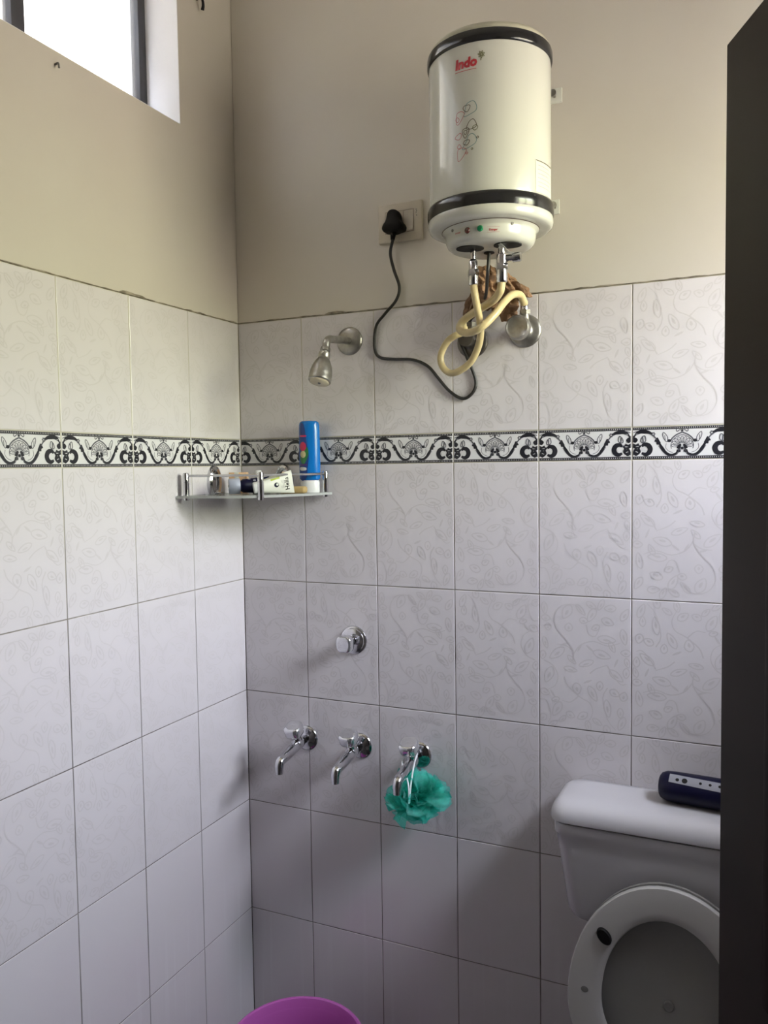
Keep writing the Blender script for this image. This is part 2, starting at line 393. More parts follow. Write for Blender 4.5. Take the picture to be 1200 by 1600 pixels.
# ---------------------------------------------------------------- tiles
def ribbon(bm, pts, wds, y, mi, sub=5, closed=False):
    P = smooth_path([Vector((p[0], 0, p[1])) for p in pts], sub, closed); n = len(P)
    if not callable(wds): w0 = wds; wds = lambda t: w0
    vs = []
    for i, p in enumerate(P):
        t = (P[(i+1) % n]-P[i-1]) if closed else (P[min(i+1, n-1)]-P[max(i-1, 0)])
        if t.length < 1e-9: t = Vector((1, 0, 0))
        t.normalize(); q = Vector((-t.z, 0, t.x)); wd = wds(i/(n-1))/2
        vs.append((bm.verts.new(p+q*wd+Vector((0, y, 0))), bm.verts.new(p-q*wd+Vector((0, y, 0)))))
    for i in range(n if closed else n-1):
        a = vs[i]; b = vs[(i+1) % n]
        f = bm.faces.new((a[0], a[1], b[1], b[0])); f.material_index = mi
def blob(bm, pts, y, mi, sub=4):
    P = smooth_path([Vector((p[0], 0, p[1])) for p in pts], sub, True)
    c = bm.verts.new(sum(P, Vector())/len(P)+Vector((0, y, 0)))
    V = [bm.verts.new(p+Vector((0, y, 0))) for p in P]
    for i in range(len(V)):
        f = bm.faces.new((c, V[i], V[(i+1) % len(V)])); f.material_index = mi
def teardrop(cx, cz, L, Wd, ang):
    base = [(0, -0.5), (0.33, -0.28), (0.5, 0.05), (0.36, 0.33), (0, 0.5), (-0.36, 0.33), (-0.5, 0.05), (-0.33, -0.28)]
    ca, sa = math.cos(ang), math.sin(ang)
    return [(cx+(x*Wd)*ca-(z*L)*sa, cz+(x*Wd)*sa+(z*L)*ca) for x, z in base]
def leaf_pattern(bm):
    """pale outline leaves, buds and vines on one 200 x 297.5 mm tile; mm in xz"""
    u = 0.001; W_ = 0.0024; kk = [0]
    def nexty(): kk[0] += 1; return -0.00012-0.000016*(kk[0] % 14)
    L = [(12, 268, 24, 11, 0.1), (62, 262, 30, 17, -0.5), (92, 268, 26, 9, 0.7), (116, 258, 30, 13, -0.5), (150, 245, 24, 14, 1.2), (186, 262, 26, 12, 2.6),
         (20, 226, 14, 12, 0), (66, 228, 16, 14, 3.14), (148, 206, 34, 14, 1.5), (40, 168, 36, 15, -0.9), (138, 172, 34, 15, 1.3), (184, 214, 30, 12, 0.2),
         (22, 118, 34, 16, -0.4), (70, 134, 26, 10, 1.4), (104, 150, 30, 11, -1.2), (168, 128, 32, 13, 0.9), (40, 42, 32, 15, -0.5), (84, 92, 22, 16, 0.2),
         (118, 84, 32, 13, 0.5), (150, 54, 34, 12, 0.15), (184, 84, 18, 14, 2.9), (96, 32, 22, 13, -1.0), (128, 22, 20, 9, 1.0), (180, 24, 28, 12, -0.4), (14, 190, 24, 9, 0.3)]
    VP = [(76, 175), (60, 200), (40, 222), (34, 250), (50, 275), (80, 278), (92, 190), (120, 200), (60, 186), (30, 140), (42, 118), (36, 95), (64, 96), (90, 74), (112, 62), (118, 40), (70, 60), (160, 130), (178, 110), (140, 76), (126, 140), (110, 215), (16, 58), (26, 28), (112, 184), (58, 190), (108, 110), (168, 156)]
    rl = random.Random(5); P_ = [(q[0], q[1]) for q in L]+VP
    for _ in range(260):
        x, z = rl.uniform(6, 194), rl.uniform(6, 291)
        if min((x-a)**2+(z-c)**2 for a, c in P_) > 19**2:
            P_.append((x, z)); L.append((x, z, rl.uniform(15, 24), rl.uniform(8, 13), rl.uniform(-1.6, 1.6)))
    for x, z, l, wd, a in L:
        l *= 1.15; wd *= 1.2
        y = nexty(); ribbon(bm, [(p[0]*u, p[1]*u) for p in teardrop(x, z, l, wd, a)], W_, y, 1, 2, True)
        y = nexty(); blob(bm, [(p[0]*u, p[1]*u) for p in teardrop(x, z-1.5, l*0.42, wd*0.32, a)], y, 1, 1)
    for c in [[(74, 152), (76, 175), (60, 200), (40, 222), (34, 250), (50, 275), (80, 278), (96, 262)], [(76, 168), (92, 190), (120, 200), (150, 192), (176, 200)],
              [(76, 176), (60, 186), (40, 188)], [(10, 150), (30, 140), (42, 118), (36, 95), (20, 84)], [(56, 116), (64, 96), (90, 74), (112, 62), (118, 40), (104, 12)],
              [(88, 76), (70, 60), (52, 62)], [(150, 148), (160, 130), (178, 110), (190, 112)], [(150, 100), (140, 76), (150, 30), (168, 8)],
              [(112, 128), (126, 140), (150, 150)], [(104, 236), (110, 215), (124, 212), (134, 232)], [(2, 60), (16, 58), (26, 28), (20, 8)]]:
        y = nexty(); ribbon(bm, [(p[0]*u, p[1]*u) for p in c], lambda t: W_*(1.2-0.6*t), y, 1, 3)
    for x, z, a in [(112, 184, 0.9), (90, 184, -0.5), (58, 190, 1.9), (108, 110, 2.0), (30, 76, 0.6), (168, 156, -0.4)]:
        y = nexty(); blob(bm, [(p[0]*u, p[1]*u) for p in teardrop(x, z, 22, 5, a)], y, 1, 1)
def border_pattern(bm):
    u = 0.001; k = [0]
    def yy(): k[0] += 1; return -0.00010-0.000004*k[0]
    def R(pts, wd, mi=1, sub=4, closed=False, mirror=True):
        if mi == 2 and not callable(wd): wd = wd*1.45
        for s in ((1, -1) if mirror else (1,)):
            w1 = wd if callable(wd) else (lambda t, w0=wd: w0)
            ribbon(bm, [((100+s*p[0])*u, p[1]*u) for p in pts], lambda t: w1(t)*u*(1.6 if mi == 1 else 1.15), yy(), mi, sub, closed)
    def B(pts, mi=1, mirror=True, sub=3):
        for s in ((1, -1) if mirror else (1,)):
            blob(bm, [((100+s*p[0])*u, p[1]*u) for p in pts], yy(), mi, sub)
    # beaded black bands
    for z in (65.2, 3.8):
        y = yy()
        vs = [bm.verts.new(Vector((x*u, y, zz*u))) for x, zz in ((0, z-3.0), (200, z-3.0), (200, z+3.0), (0, z+3.0))]
        bm.faces.new(vs).material_index = 1
        y = yy()
        for i in range(50):
            x = 2+i*4
            vs = [bm.verts.new(Vector((a*u, y, b*u))) for a, b in ((x-0.6, z-1.0), (x+0.5, z-1.0), (x+0.5, z+1.2), (x-0.6, z+1.2))]
            bm.faces.new(vs).material_index = 3
    # shell palmette
    for i in range(-4, 5):
        a = i*0.36; c, s_ = math.sin(a), math.cos(a)
        pts = [(c*7, 26+s_*7), (c*13-s_*2.4, 26+s_*13+c*2.4), (c*19-s_*2.2, 26+s_*19+c*2.2), (c*21.5, 26+s_*21.5), (c*19+s_*2.2, 26+s_*19-c*2.2), (c*13+s_*2.4, 26+s_*13-c*2.4)]
        R(pts, 0.75, 2, 2, True, mirror=False)
        R([(c*9, 26+s_*9), (c*17, 26+s_*17)], 0.6, 2, 1, mirror=False)
    R([(21, 22), (22, 30), (18, 40), (9, 47.5), (0, 50.5)], 0.9, 2)
    R([(22.5, 38), (19, 44), (11, 50.5), (0, 55.5)], 1.7, 2)
    R([(1.8, 30), (5, 28), (8, 21.5)], lambda t: 2.2+2.2*t, 1)
    B([(4.5, 20), (9.5, 20), (9.5, 14.5), (4.5, 14.5)], 1)
    B([(0, 26), (2.2, 24), (2.0, 20.5), (0, 19.5), (-2.0, 20.5), (-2.2, 24)], 1, False)
    R([(3.0, 14.5), (3.2, 20), (2.6, 27)], 0.8, 2)
    # top finial
    R([(1.2, 56), (1.6, 60), (5, 60.5), (9, 57.5), (11.5, 59), (11, 62.5)], 1.1, 2)
    B([(0, 57), (1.6, 60), (0, 62.5), (-1.6, 60)], 1, False)
    # cornucopia crescents
    R([(9.5, 20), (11, 13), (17, 9.3), (26, 10), (34, 16), (40, 25), (46, 35), (51, 43)], lambda t: 0.9+3.6*math.sin(PI*t)**1.2, 1)
    R([(46, 35), (54, 47), (64, 55), (76, 60), (88, 60), (97, 57)], lambda t: 2.2-0.8*t, 2)
    R([(13, 15), (19, 12.6), (26, 14.5), (33, 22), (34, 32)], lambda t: 0.8+1.8*math.sin(PI*t), 3)
    R([(31, 33), (32, 24), (26, 17), (18, 14)], lambda t: 0.9, 2)
    R([(7, 20), (9, 11), (18, 6.8), (28, 7.5), (38, 16), (46, 28)], 0.7, 2)
    B([(22, 36), (28.5, 36), (28.5, 41), (22, 41)], 1)
    R([(30, 36), (28, 44), (32, 52), (37, 56), (38, 50), (35, 42)], 0.9, 2, 4, True)
    R([(33, 39), (34, 50)], 0.7, 2)
    B([(42, 33), (50, 31), (51, 36), (55, 38), (49, 46), (45, 40)], 1)
    # flower and ribbon along the vine
    for a in range(6):
        t = a*PI/3; R([(57+4.5*math.cos(t), 53+4.5*math.sin(t)), (57+2.0*math.cos(t+0.5), 53+2.0*math.sin(t+0.5)), (57+4.5*math.cos(t+0.9), 53+4.5*math.sin(t+0.9))], 1.0, 2, 3)
    R([(50, 41), (58, 50), (68, 55), (80, 56), (92, 52)], 1.0, 2)
    # heavy arched cap
    B([(58, 53.5), (64, 59.5), (73, 62.4), (85, 62), (94, 55), (84, 55.0), (74, 54.5), (66, 54)], 1)
    B([(86, 21), (93, 22), (98, 14), (92, 8), (86, 12)], 1)
    B([(83, 27), (90, 33), (97, 27), (90, 23)], 1)
    R([(86, 14), (92, 17), (98, 12)], 1.0, 3)
    R([(85, 28), (91, 28), (97, 31)], 1.0, 3)
    # acanthus scroll at the tile edge
    R([(80, 14), (73, 11), (66, 14), (63, 22), (67, 30), (75, 32), (80, 28)], lambda t: 3.0+3.5*math.sin(PI*t), 1)
    B([(72, 17), (75, 20), (80, 19), (78, 24), (74, 27), (70, 22)], 3)
    R([(82, 30), (86, 24), (84, 17), (88, 12)], 2.6, 1)
    R([(90, 10), (95, 18), (92, 24), (98, 28)], 2.4, 1)
    R([(86, 33), (92, 30), (99, 33)], 2.6, 1)
    B([(88, 42), (93, 47), (99, 45), (98, 38), (92, 36)], 1)
    R([(92, 54), (96, 48), (99, 50)], 2.0, 1)
    R([(72, 40), (74, 50), (80, 46), (82, 38), (77, 36)], 1.1, 2, 4, True)
    R([(77, 37), (78, 47)], 1.4, 2)
    B([(94, 13), (99, 18), (99, 9)], 1)
def clip(bm, w0, w1, h0, h1):
    for co, no in (((w0, 0, 0), (-1, 0, 0)), ((w1, 0, 0), (1, 0, 0)), ((0, 0, h0), (0, 0, -1)), ((0, 0, h1), (0, 0, 1))):
        bmesh.ops.bisect_plane(bm, geom=bm.verts[:]+bm.edges[:]+bm.faces[:], plane_co=co, plane_no=no, clear_outer=True)
_pat = {}
def tile_mesh(kind, wd, ht, x_off=0.0, flip=False, from_top=False):
    key = (kind, round(wd, 4), round(ht, 4), round(x_off, 4), flip)
    if key in _pat: return _pat[key]
    g = 0.0011
    bm = bmesh.new(); bmesh.ops.create_cube(bm, size=1)
    for v in bm.verts: v.co = Vector((wd/2+v.co.x*(wd-2*g), 0.003+v.co.y*0.006, ht/2+v.co.z*(ht-2*g)))
    ed = [e for e in bm.edges if all(v.co.y < 0.001 for v in e.verts)]
    bmesh.ops.bevel(bm, geom=ed, offset=0.0009, segments=2, profile=0.5, affect='EDGES')
    p = bmesh.new()
    if kind == 'plain': pass
    elif kind == 'leaf':
        leaf_pattern(p)
        if flip:
            for v in p.verts: v.co.x = 0.2-v.co.x; v.co.z = 0.2975-v.co.z
    else: border_pattern(p)
    for v in p.verts: v.co.x -= x_off
    clip(p, 0.0022, wd-0.0022, 0.0012 if kind == 'border' else 0.0022, ht-(0.0012 if kind == 'border' else 0.0022))
    for f in p.faces:
        f.normal_update()
        if f.normal.y > 0: f.normal_flip()
    me = bpy.data.meshes.new(kind+'_tile'); tmp = bpy.data.meshes.new('tmp'); p.to_mesh(tmp); p.free()
    bm.from_mesh(tmp); bpy.data.meshes.remove(tmp)
    bm.to_mesh(me); bm.free()
    if kind != 'border': ms = [M['tile'], M['leafprint']]
    else: ms = [M['border'], M['ink'], M['inkgrey'], M['border']]
    for q in ms: me.materials.append(q)
    _pat[key] = me; return me
def tile_wall(parent, start, cols, place, rotz, skip=lambda c0, c1, z0: False):
    rnd = random.Random(start)
    for (c0, c1, xo, ci) in cols:
        for ri, (z0, z1) in enumerate(ROWS):
            if skip(c0, c1, z0): continue
            kind = 'border' if ri == 1 else ('leaf' if z0 > 0.74 else 'plain')
            me = tile_mesh(kind, c1-c0, z1-z0, xo, flip=(ci % 2 == 1) and kind == 'leaf')
            o = bpy.data.objects.new('border_tile' if kind == 'border' else 'wall_tile', me); col.objects.link(o)
            o.location = place(c1 if rotz == 90 else c0, z0)
            o.rotation_euler = (rnd.uniform(-1, 1)*0.0012, 0, math.radians(rotz)+rnd.uniform(-1, 1)*0.0010)
            o.parent = parent
def columns(first, total, flush_left_cut):
    out = []; x = 0; i = 0
    while x < total-0.01:
        wd = first if i == 0 else 0.2
        x1 = min(x+wd, total); xo = (0.2-wd) if (i == 0 and first < 0.2) else 0.0
        out.append((x, x1, max(0, xo), i)); x = x1; i += 1
    return out
tile_wall(wall_back, 1, columns(0.188, XR, True), lambda c, z: (c, 0, z), 0)
# left wall: columns measured from the corner towards the front
lc = []
y = 0.0; i = 0
while y < -YF-0.01:
    wd = 0.2075 if i == 0 else 0.2
    y2 = min(y+wd, -YF); lc.append((y, y2, 0.0, i+1)); y = y2; i += 1
tile_wall(wall_left, 2, [(a, b, xo, i) for a, b, xo, i in lc], lambda c, z: (0, -c, z), 90)
tile_wall(wall_right, 3, columns(0.1, -YF, True), lambda c, z: (XR, -c, z), -90, lambda c0, c1, z0: z0 > 1.7 and c0 > 0.09 and c1 < 0.71)

# ---------------------------------------------------------------- door, opened into the room, seen close on the right
FX, FY = 1.191, -0.767
HX, HYD = 1.500, -1.448
dv = Vector((HX-FX, HYD-FY, 0)); DL = dv.length; da = math.degrees(math.atan2(dv.y, dv.x))
DM = T(FX, FY, 0) @ RZ(da)              # local x runs from the free edge to the hinge, local -y... is the face seen
DH = 2.10
mb = MB(); mb.use('door')
mb.bbox((0, 0, 0.012), (DL, 0.035, DH), 0.002, 2, DM)
door = struct(mb.build('door_1', smooth=30, origin=(FX, FY, 0)))
def on_door(name, f, mname):
    b = MB(); b.use(mname); f(b); return b.build(name, door)
for z0, z1 in ((0.16, 0.92), (1.06, 1.95)):
    on_door('panel_moulding', lambda b: [b.bbox(a_, b_, 0.003, 2, DM) for a_, b_ in
        (((0.12, -0.006, z0), (0.14, 0, z1)), ((DL-0.14, -0.006, z0), (DL-0.12, 0, z1)), ((0.14, -0.006, z0), (DL-0.14, 0, z0+0.02)), ((0.14, -0.006, z1-0.02), (DL-0.14, 0, z1)))], 'door')
for z in (0.3, 1.05, 1.8):
    on_door('hinge', lambda b: b.lathe([(0, 0), (0.007, 0), (0.007, 0.09), (0, 0.09)], 16, DM @ T(DL, 0.0, z)), 'oldchrome')
# door frame lining the opening
mb = MB(); mb.use('door')
for x0, x1 in ((DOORX[0], DOORX[0]+0.022), (DOORX[1]-0.022, DOORX[1])): mb.box((x0, YF-0.12, 0), (x1, YF, DOORH))
mb.box((DOORX[0], YF-0.12, DOORH-0.012), (DOORX[1], YF, DOORH)); struct(mb.build('trim_5', smooth=0))

# ---------------------------------------------------------------- water heater
HC = Vector((0.73, -0.162, 0))
HM = T(HC.x, HC.y, 0)
heater = thing('water_heater', (HC.x, HC.y, 2.068), 'white cylindrical electric water heater with black rims, hung high on the back wall', 'water heater')
b = MB(); b.use('heaterwhite')
b.lathe([(0.1215, 2.150), (0.1220, 2.158), (0.1220, 2.418), (0.1212, 2.426)], 96, HM); b.build('tank_body', heater, smooth=60)
b = MB(); b.use('blackplastic'); b.lathe([(0.121, 2.4245), (0.1240, 2.4255), (0.1252, 2.430), (0.1252, 2.442), (0.1240, 2.4465), (0.119, 2.4475)], 96, HM)
tag(b.build('upper_rim', heater, smooth=60), 'glossy black upper rim')
b = MB(); b.use('blackplastic'); b.lathe([(0.121, 2.1505), (0.1255, 2.1490), (0.1272, 2.144), (0.1272, 2.129), (0.1258, 2.1240), (0.120, 2.1235)], 96, HM)
tag(b.build('lower_rim', heater, smooth=60), 'glossy black lower rim')
b = MB(); b.use('heatercap'); b.lathe([(0.1205, 2.447), (0.1205, 2.4525), (0.119, 2.4560), (0.113, 2.4620), (0.100, 2.4680), (0.07, 2.4740), (0.03, 2.4765), (0, 2.477)], 96, HM)
tag(b.build('top_cap', heater, smooth=60), 'dusty grey domed top cap')
b = MB(); b.use('heaterwhite'); b.lathe([(0.120, 2.1245), (0.1252, 2.1238), (0.1258, 2.121), (0.1256, 2.113), (0.1235, 2.1075), (0.118, 2.1045), (0.108, 2.1035), (0.096, 2.1045)], 96, HM)
b.build('bottom_cap', heater, smooth=60)
b = MB(); b.use('heaterwhite'); b.lathe([(0.099, 2.108), (0.0975, 2.102), (0.0925, 2.098), (0.0915, 2.094), (0.0905, 2.083), (0.087, 2.0755), (0.081, 2.0705), (0.073, 2.068), (0, 2.068)], 96, HM)
boss = b.build('control_cover', heater, smooth=60)
b = MB(); b.use('line'); b.lathe([(0.0990, 2.1043), (0.0975, 2.1030), (0.0960, 2.1043)], 96, HM); b.build('seam', boss)
# round black openings under the cover
def disc(name, x, y, rx, ry, z, mname, parent, rot=0, lab=None):
    b = MB(); b.use(mname); b.lathe([(0, 0), (1, 0), (1, 0.0016), (0.9, 0.0024), (0, 0.0024)], 40, T(x, y, z-0.0024) @ RZ(rot) @ Matrix.Diagonal((rx, ry, 1, 1)))
    return b.build(name, parent)
disc('pipe_opening', 0.6985, -0.199, 0.028, 0.024, 2.0683, 'dark', boss, 25)
disc('pipe_opening', 0.774, -0.190, 0.028, 0.024, 2.0683, 'dark', boss, 25)
disc('cord_grommet', 0.7233, -0.150, 0.011, 0.011, 2.0683, 'black', boss)
# indicator lamps on the sloped face of the cover
def on_cyl(th, z, r): a = math.radians(th); return T(HC.x+r*math.cos(a), HC.y+r*math.sin(a), z) @ RZ(th) @ RY(90)
for th, mn, lab in ((-102.3, 'redlens', 'dark red indicator lamp'), (-85.6, 'greenlens', 'green indicator lamp')):
    b = MB(); b.use(mn); b.lathe([(0.0, -0.004), (0.0060, -0.004), (0.0060, 0.001), (0.0045, 0.003), (0, 0.0036)], 24, on_cyl(th, 2.0885, 0.0912))
    tag(b.build('indicator_lamp', boss), lab)
for th in (-127, -46):
    b = MB(); b.use('smudge'); b.lathe([(0, -0.003), (0.0032, -0.003), (0.0032, 0.001), (0, 0.0014)], 14, on_cyl(th, 2.097, 0.0925)); b.build('screw', boss)

def text_mesh(txt, size, bold=0.0, shear=0.0, extr=0.0):
    c = bpy.data.curves.new('t', 'FONT'); c.body = txt; c.size = size; c.offset = bold; c.shear = shear; c.extrude = extr; c.resolution_u = 2
    c.align_x = 'CENTER'; c.align_y = 'CENTER'
    o = bpy.data.objects.new('t', c); col.objects.link(o)
    bpy.context.view_layer.update()
    me = bpy.data.meshes.new_from_object(o.evaluated_get(bpy.context.evaluated_depsgraph_get()))
    bpy.data.objects.remove(o); bm = bmesh.new(); bm.from_mesh(me); bpy.data.meshes.remove(me)
    bmesh.ops.triangulate(bm, faces=bm.faces[:])
    vs = [v.co.copy() for v in bm.verts]; fs = [[v.index for v in f.verts] for f in bm.faces]; bm.free()
    return vs, fs
def wrap(vs, th0, z0, r):
    out = []
    for v in vs:
        a = math.radians(th0)+v.x/r; rr = r+0.0001+v.z
        out.append((HC.x+rr*math.cos(a), HC.y+rr*math.sin(a), z0+v.y))
    return out
def wrapped(name, txt, size, th0, z0, mname, r=0.1222, parent=heater, **k):
    vs, fs = text_mesh(txt, size, **k); b = MB(); b.use(mname); b.add(wrap(vs, th0, z0, r), fs)
    return b.build(name, parent, smooth=0, fixn=False)
tag(wrapped('lettering', 'Indo', 0.0245, -94.5, 2.3885, 'red', bold=0.0012, shear=0.12, extr=0.0002), 'bold red lettering reading Indo')
def cyl_ribbon(b, pts, wd, th0, z0, r=0.1222, closed=True, sub=5):
    P = smooth_path([Vector((p[0], p[1], 0)) for p in pts], sub, closed); n = len(P); vs = []; fs = []
    for i, p in enumerate(P):
        t = (P[(i+1) % n]-P[i-1]) if closed else (P[min(i+1, n-1)]-P[max(i-1, 0)]); t.normalize(); q = Vector((-t.y, t.x, 0))
        vs += [p+q*wd/2, p-q*wd/2]
    for i in range(n if closed else n-1): j = (i+1) % n; fs.append((2*i, 2*i+1, 2*j+1, 2*j))
    b.add(wrap(vs, th0, z0, r), fs)
b = MB(); b.use('red'); cyl_ribbon(b, [(-0.0225, 0), (0.0215, 0)], 0.0011, -94.5, 2.3755, closed=False, sub=12); b.build('underline', heater, smooth=0, fixn=False)
b = MB(); b.use('olive')
for k_ in range(7):
    a = k_*2*PI/7+0.3; c_, s_ = math.cos(a), math.sin(a)
    cyl_ribbon(b, [(c_*0.0015, s_*0.0015), (c_*0.004-s_*0.0012, s_*0.004+c_*0.0012), (c_*0.0068, s_*0.0068), (c_*0.004+s_*0.0012, s_*0.004-c_*0.0012)], 0.0013, -80.0, 2.3995, sub=2)
cyl_ribbon(b, [(0.0, -0.005), (-0.001, -0.011)], 0.0016, -80.0, 2.3995, closed=False)
b.build('flower_emblem', heater, smooth=0, fixn=False)
# outlined pebble-and-heart motif; mm about (-93.5 deg, 2.262): x right, y up
def px(x, y): return ((x-317)*0.000162, (1110-y)*0.000138)
motif = [('teal_line', [(330, 745), (400, 725), (438, 780), (438, 850), (380, 890), (290, 915), (300, 850), (310, 790)]),
         ('line', [(275, 800), (300, 770), (360, 775), (355, 820), (330, 855), (300, 845)]),
         ('rose_line', [(195, 850), (250, 835), (290, 870), (265, 930), (215, 1000), (185, 985), (190, 920)]),
         ('rose_line', [(175, 930), (195, 900), (222, 935), (200, 970)]),
         ('line', [(370, 975), (410, 975), (440, 1060), (380, 1095), (318, 1085), (335, 1020)]),
         ('olive', [(395, 1070), (435, 1050), (455, 1085), (425, 1120), (400, 1105)]),
         ('line', [(265, 1095), (310, 1070), (350, 1090), (335, 1150), (300, 1205), (270, 1150)]),
         ('line', [(282, 1120), (300, 1100), (325, 1115), (302, 1160)]),
         ('rose_line', [(165, 1165), (235, 1120), (250, 1165), (220, 1205), (185, 1195)]),
         ('teal_line', [(340, 1180), (390, 1160), (432, 1215), (425, 1290), (320, 1345), (260, 1345), (310, 1260)]),
         ('line', [(275, 1270), (300, 1235), (352, 1240), (345, 1275), (320, 1300), (290, 1290)]),
         ('rose_line', [(195, 1305), (220, 1270), (245, 1310), (225, 1335)]),
         ('rose_line', [(200, 1350), (250, 1325), (310, 1355), (290, 1420), (230, 1490), (200, 1480)]),
         ('line', [(440, 1215), (455, 1205), (462, 1222), (447, 1232)]), ('olive', [(372, 1360), (385, 1350), (395, 1365), (380, 1375)]), ('rose_line', [(305, 1405), (322, 1395), (332, 1410), (315, 1422)])]
for mn, pts in motif:
    b = MB(); b.use(mn); cyl_ribbon(b, [px(*p) for p in pts], 0.0012, -94.0, 2.264)
    b.build('motif_outline', heater, smooth=0, fixn=False)
# rating sticker round the right side
b = MB(); b.use('sticker'); vs = []; fs = []
for i in range(13):
    for z in (2.1535, 2.2135): a = math.radians(-28+i*2.6); vs.append((HC.x+0.1226*math.cos(a), HC.y+0.1226*math.sin(a), z))
for i in range(12): fs.append((2*i, 2*i+2, 2*i+3, 2*i+1))
b.add(vs, fs); st = b.build('rating_sticker', heater, smooth=60, fixn=False)
b = MB(); b.use('line'); cyl_ribbon(b, [(-0.031, 0.0), (0.033, 0.0)], 0.0014, -13, 2.2125, r=0.1229, closed=False, sub=10); b.use('greytext')
for i, (x0, x1) in enumerate(((-0.026, 0.02), (-0.026, 0.03), (-0.026, 0.012), (-0.026, 0.026), (-0.026, 0.018), (-0.026, 0.028))): cyl_ribbon(b, [(x0, 0), (x1, 0)], 0.0009, -13, 2.204-i*0.0078, r=0.1229, closed=False, sub=8)
b.build('fine_print', st, smooth=0, fixn=False)
wrapped('lamp_caption', 'Power', 0.0058, -117.5, 2.0885, 'red', r=0.0910, parent=boss, bold=0.0001)
wrapped('lamp_caption', 'Danger', 0.0058, -69.5, 2.0845, 'red', r=0.0914, parent=boss, bold=0.0001)
b = MB(); b.use('rose_line'); cyl_ribbon(b, [(-0.012, 0.0045), (0.012, 0.0045)], 0.0005, -69.5, 2.0855, r=0.0914, closed=False); cyl_ribbon(b, [(-0.012, -0.0045), (0.012, -0.0045)], 0.0005, -69.5, 2.0845, r=0.0914, closed=False); b.build('caption_frame', boss, smooth=0, fixn=False)
# wall brackets behind the tank, their ends show on the right
for z, xe in ((2.4195, 0.8420), (2.1860, 0.8360)):
    b = MB(); b.use('heaterwhite'); b.bbox((0.62, -0.004, z-0.0155), (xe, 0.0012, z+0.0155), 0.0012, 2)
    b.bbox((0.66, -0.045, z-0.014), (0.664, 0.0, z+0.014), 0.0008, 1); b.bbox((0.796, -0.045, z-0.014), (0.80, 0.0, z+0.014), 0.0008, 1)
    br = b.build('mounting_bracket', heater)
    b = MB(); b.use('oldchrome'); b.lathe([(0, 0), (0.0035, 0), (0.0035, 0.016), (0.0075, 0.016), (0.0075, 0.021), (0, 0.021)], 6 if 0 else 16, T(0.8265, -0.002, z-0.001) @ RX(90)); b.build('bolt', br)

# chrome nipples below the heater
def vlathe(b, prof, x, y, n=28, sc=(1, 1)): b.lathe(prof, n, T(x, y, 0), sc)
NX, NYY = 0.7038, -0.195
b = MB(); b.use('chrome'); vlathe(b, [(0, 2.070), (0.0058, 2.070), (0.0058, 2.046), (0.0075, 2.044), (0.0092, 2.040), (0.0092, 2.024), (0, 2.024)], NX, NYY)
vlathe(b, [(0, 2.0255), (0.0112, 2.0255), (0.0118, 2.0235), (0.0118, 2.0145), (0.0112, 2.0125), (0, 2.0125)], NX, NYY, 6)
vlathe(b, [(0, 2.0130), (0.0096, 2.0130), (0.0096, 1.996), (0.0086, 1.9945), (0, 1.9945)], NX, NYY)
b.build('outlet_pipe', heater, smooth=35)
RXX = 0.7630
b = MB(); b.use('chrome'); vlathe(b, [(0, 2.070), (0.0072, 2.070), (0.0072, 2.050), (0.0105, 2.048), (0.0108, 2.045), (0.0108, 2.030), (0, 2.030)], RXX, NYY)
vlathe(b, [(0, 2.031), (0.0120, 2.031), (0.0124, 2.029), (0.0124, 2.0195), (0.0118, 2.0175), (0, 2.0175)], RXX, NYY, 6)
vlathe(b, [(0, 2.018), (0.0112, 2.018), (0.0112, 1.996), (0.0095, 1.9935), (0, 1.9935)], RXX, NYY)
b.lathe([(0, 0), (0.0068, 0), (0.0068, 0.016), (0.0092, 0.017), (0.0092, 0.031), (0.008, 0.033), (0, 0.033)], 24, T(RXX+0.006, NYY, 2.040) @ RY(90))
inlet = b.build('inlet_valve', heater, smooth=35)
b = MB(); b.use('strap')
P = smooth_path([Vector(p) for p in ((0.764, -0.216, 2.064), (0.772, -0.214, 2.056), (0.780, -0.210, 2.047), (0.790, -0.206, 2.044))], 6)
vs = []; fs = []
for i, p in enumerate(P):
    for q in ((-0.003, 0.004, 0.0012), (0.003, -0.001, 0.0026), (0.003, -0.001, 0.0008), (-0.003, 0.004, -0.0006)): vs.append(p+Vector(q))
for i in range(len(P)-1):
    for k_ in range(4): fs.append((4*i+k_, 4*i+(k_+1) % 4, 4*i+4+(k_+1) % 4, 4*i+4+k_))
b.add(vs, fs); b.build('lever', inlet)

CORD = [(0.7233, -0.150, 2.068), (0.7215, -0.15, 2.045), (0.716, -0.14, 2.0215), (0.690, -0.075, 1.990), (0.6500, -0.04, 1.9600), (0.6270, -0.024, 1.935), (0.6126, -0.016, 1.9158), (0.6203, -0.009, 1.8904), (0.6339, -0.006, 1.8567), (0.6452, -0.005, 1.823), (0.6404, -0.005, 1.8001), (0.6219, -0.005, 1.785), (0.6018, -0.005, 1.7889), (0.5771, -0.005, 1.8077), (0.5537, -0.005, 1.8355), (0.5286, -0.005, 1.8636), (0.4917, -0.005, 1.8809), (0.4409, -0.005, 1.8858), (0.4058, -0.005, 1.8927), (0.3927, -0.005, 1.9149), (0.3978, -0.006, 1.9657), (0.4227, -0.008, 1.9934), (0.452, -0.008, 2.0224), (0.4607, -0.008, 2.0527), (0.4481, -0.010, 2.0926), (0.4430, -0.018, 2.1297), (0.4560, -0.032, 2.1574), (0.4560, -0.034, 2.170)]
b = MB(); b.use('cordblack'); b.tube(CORD, 0.0036, 12, 6); cord = b.build('power_cord', heater)
b = MB(); b.use('black')
PX, PZ = 0.4562, 2.1965
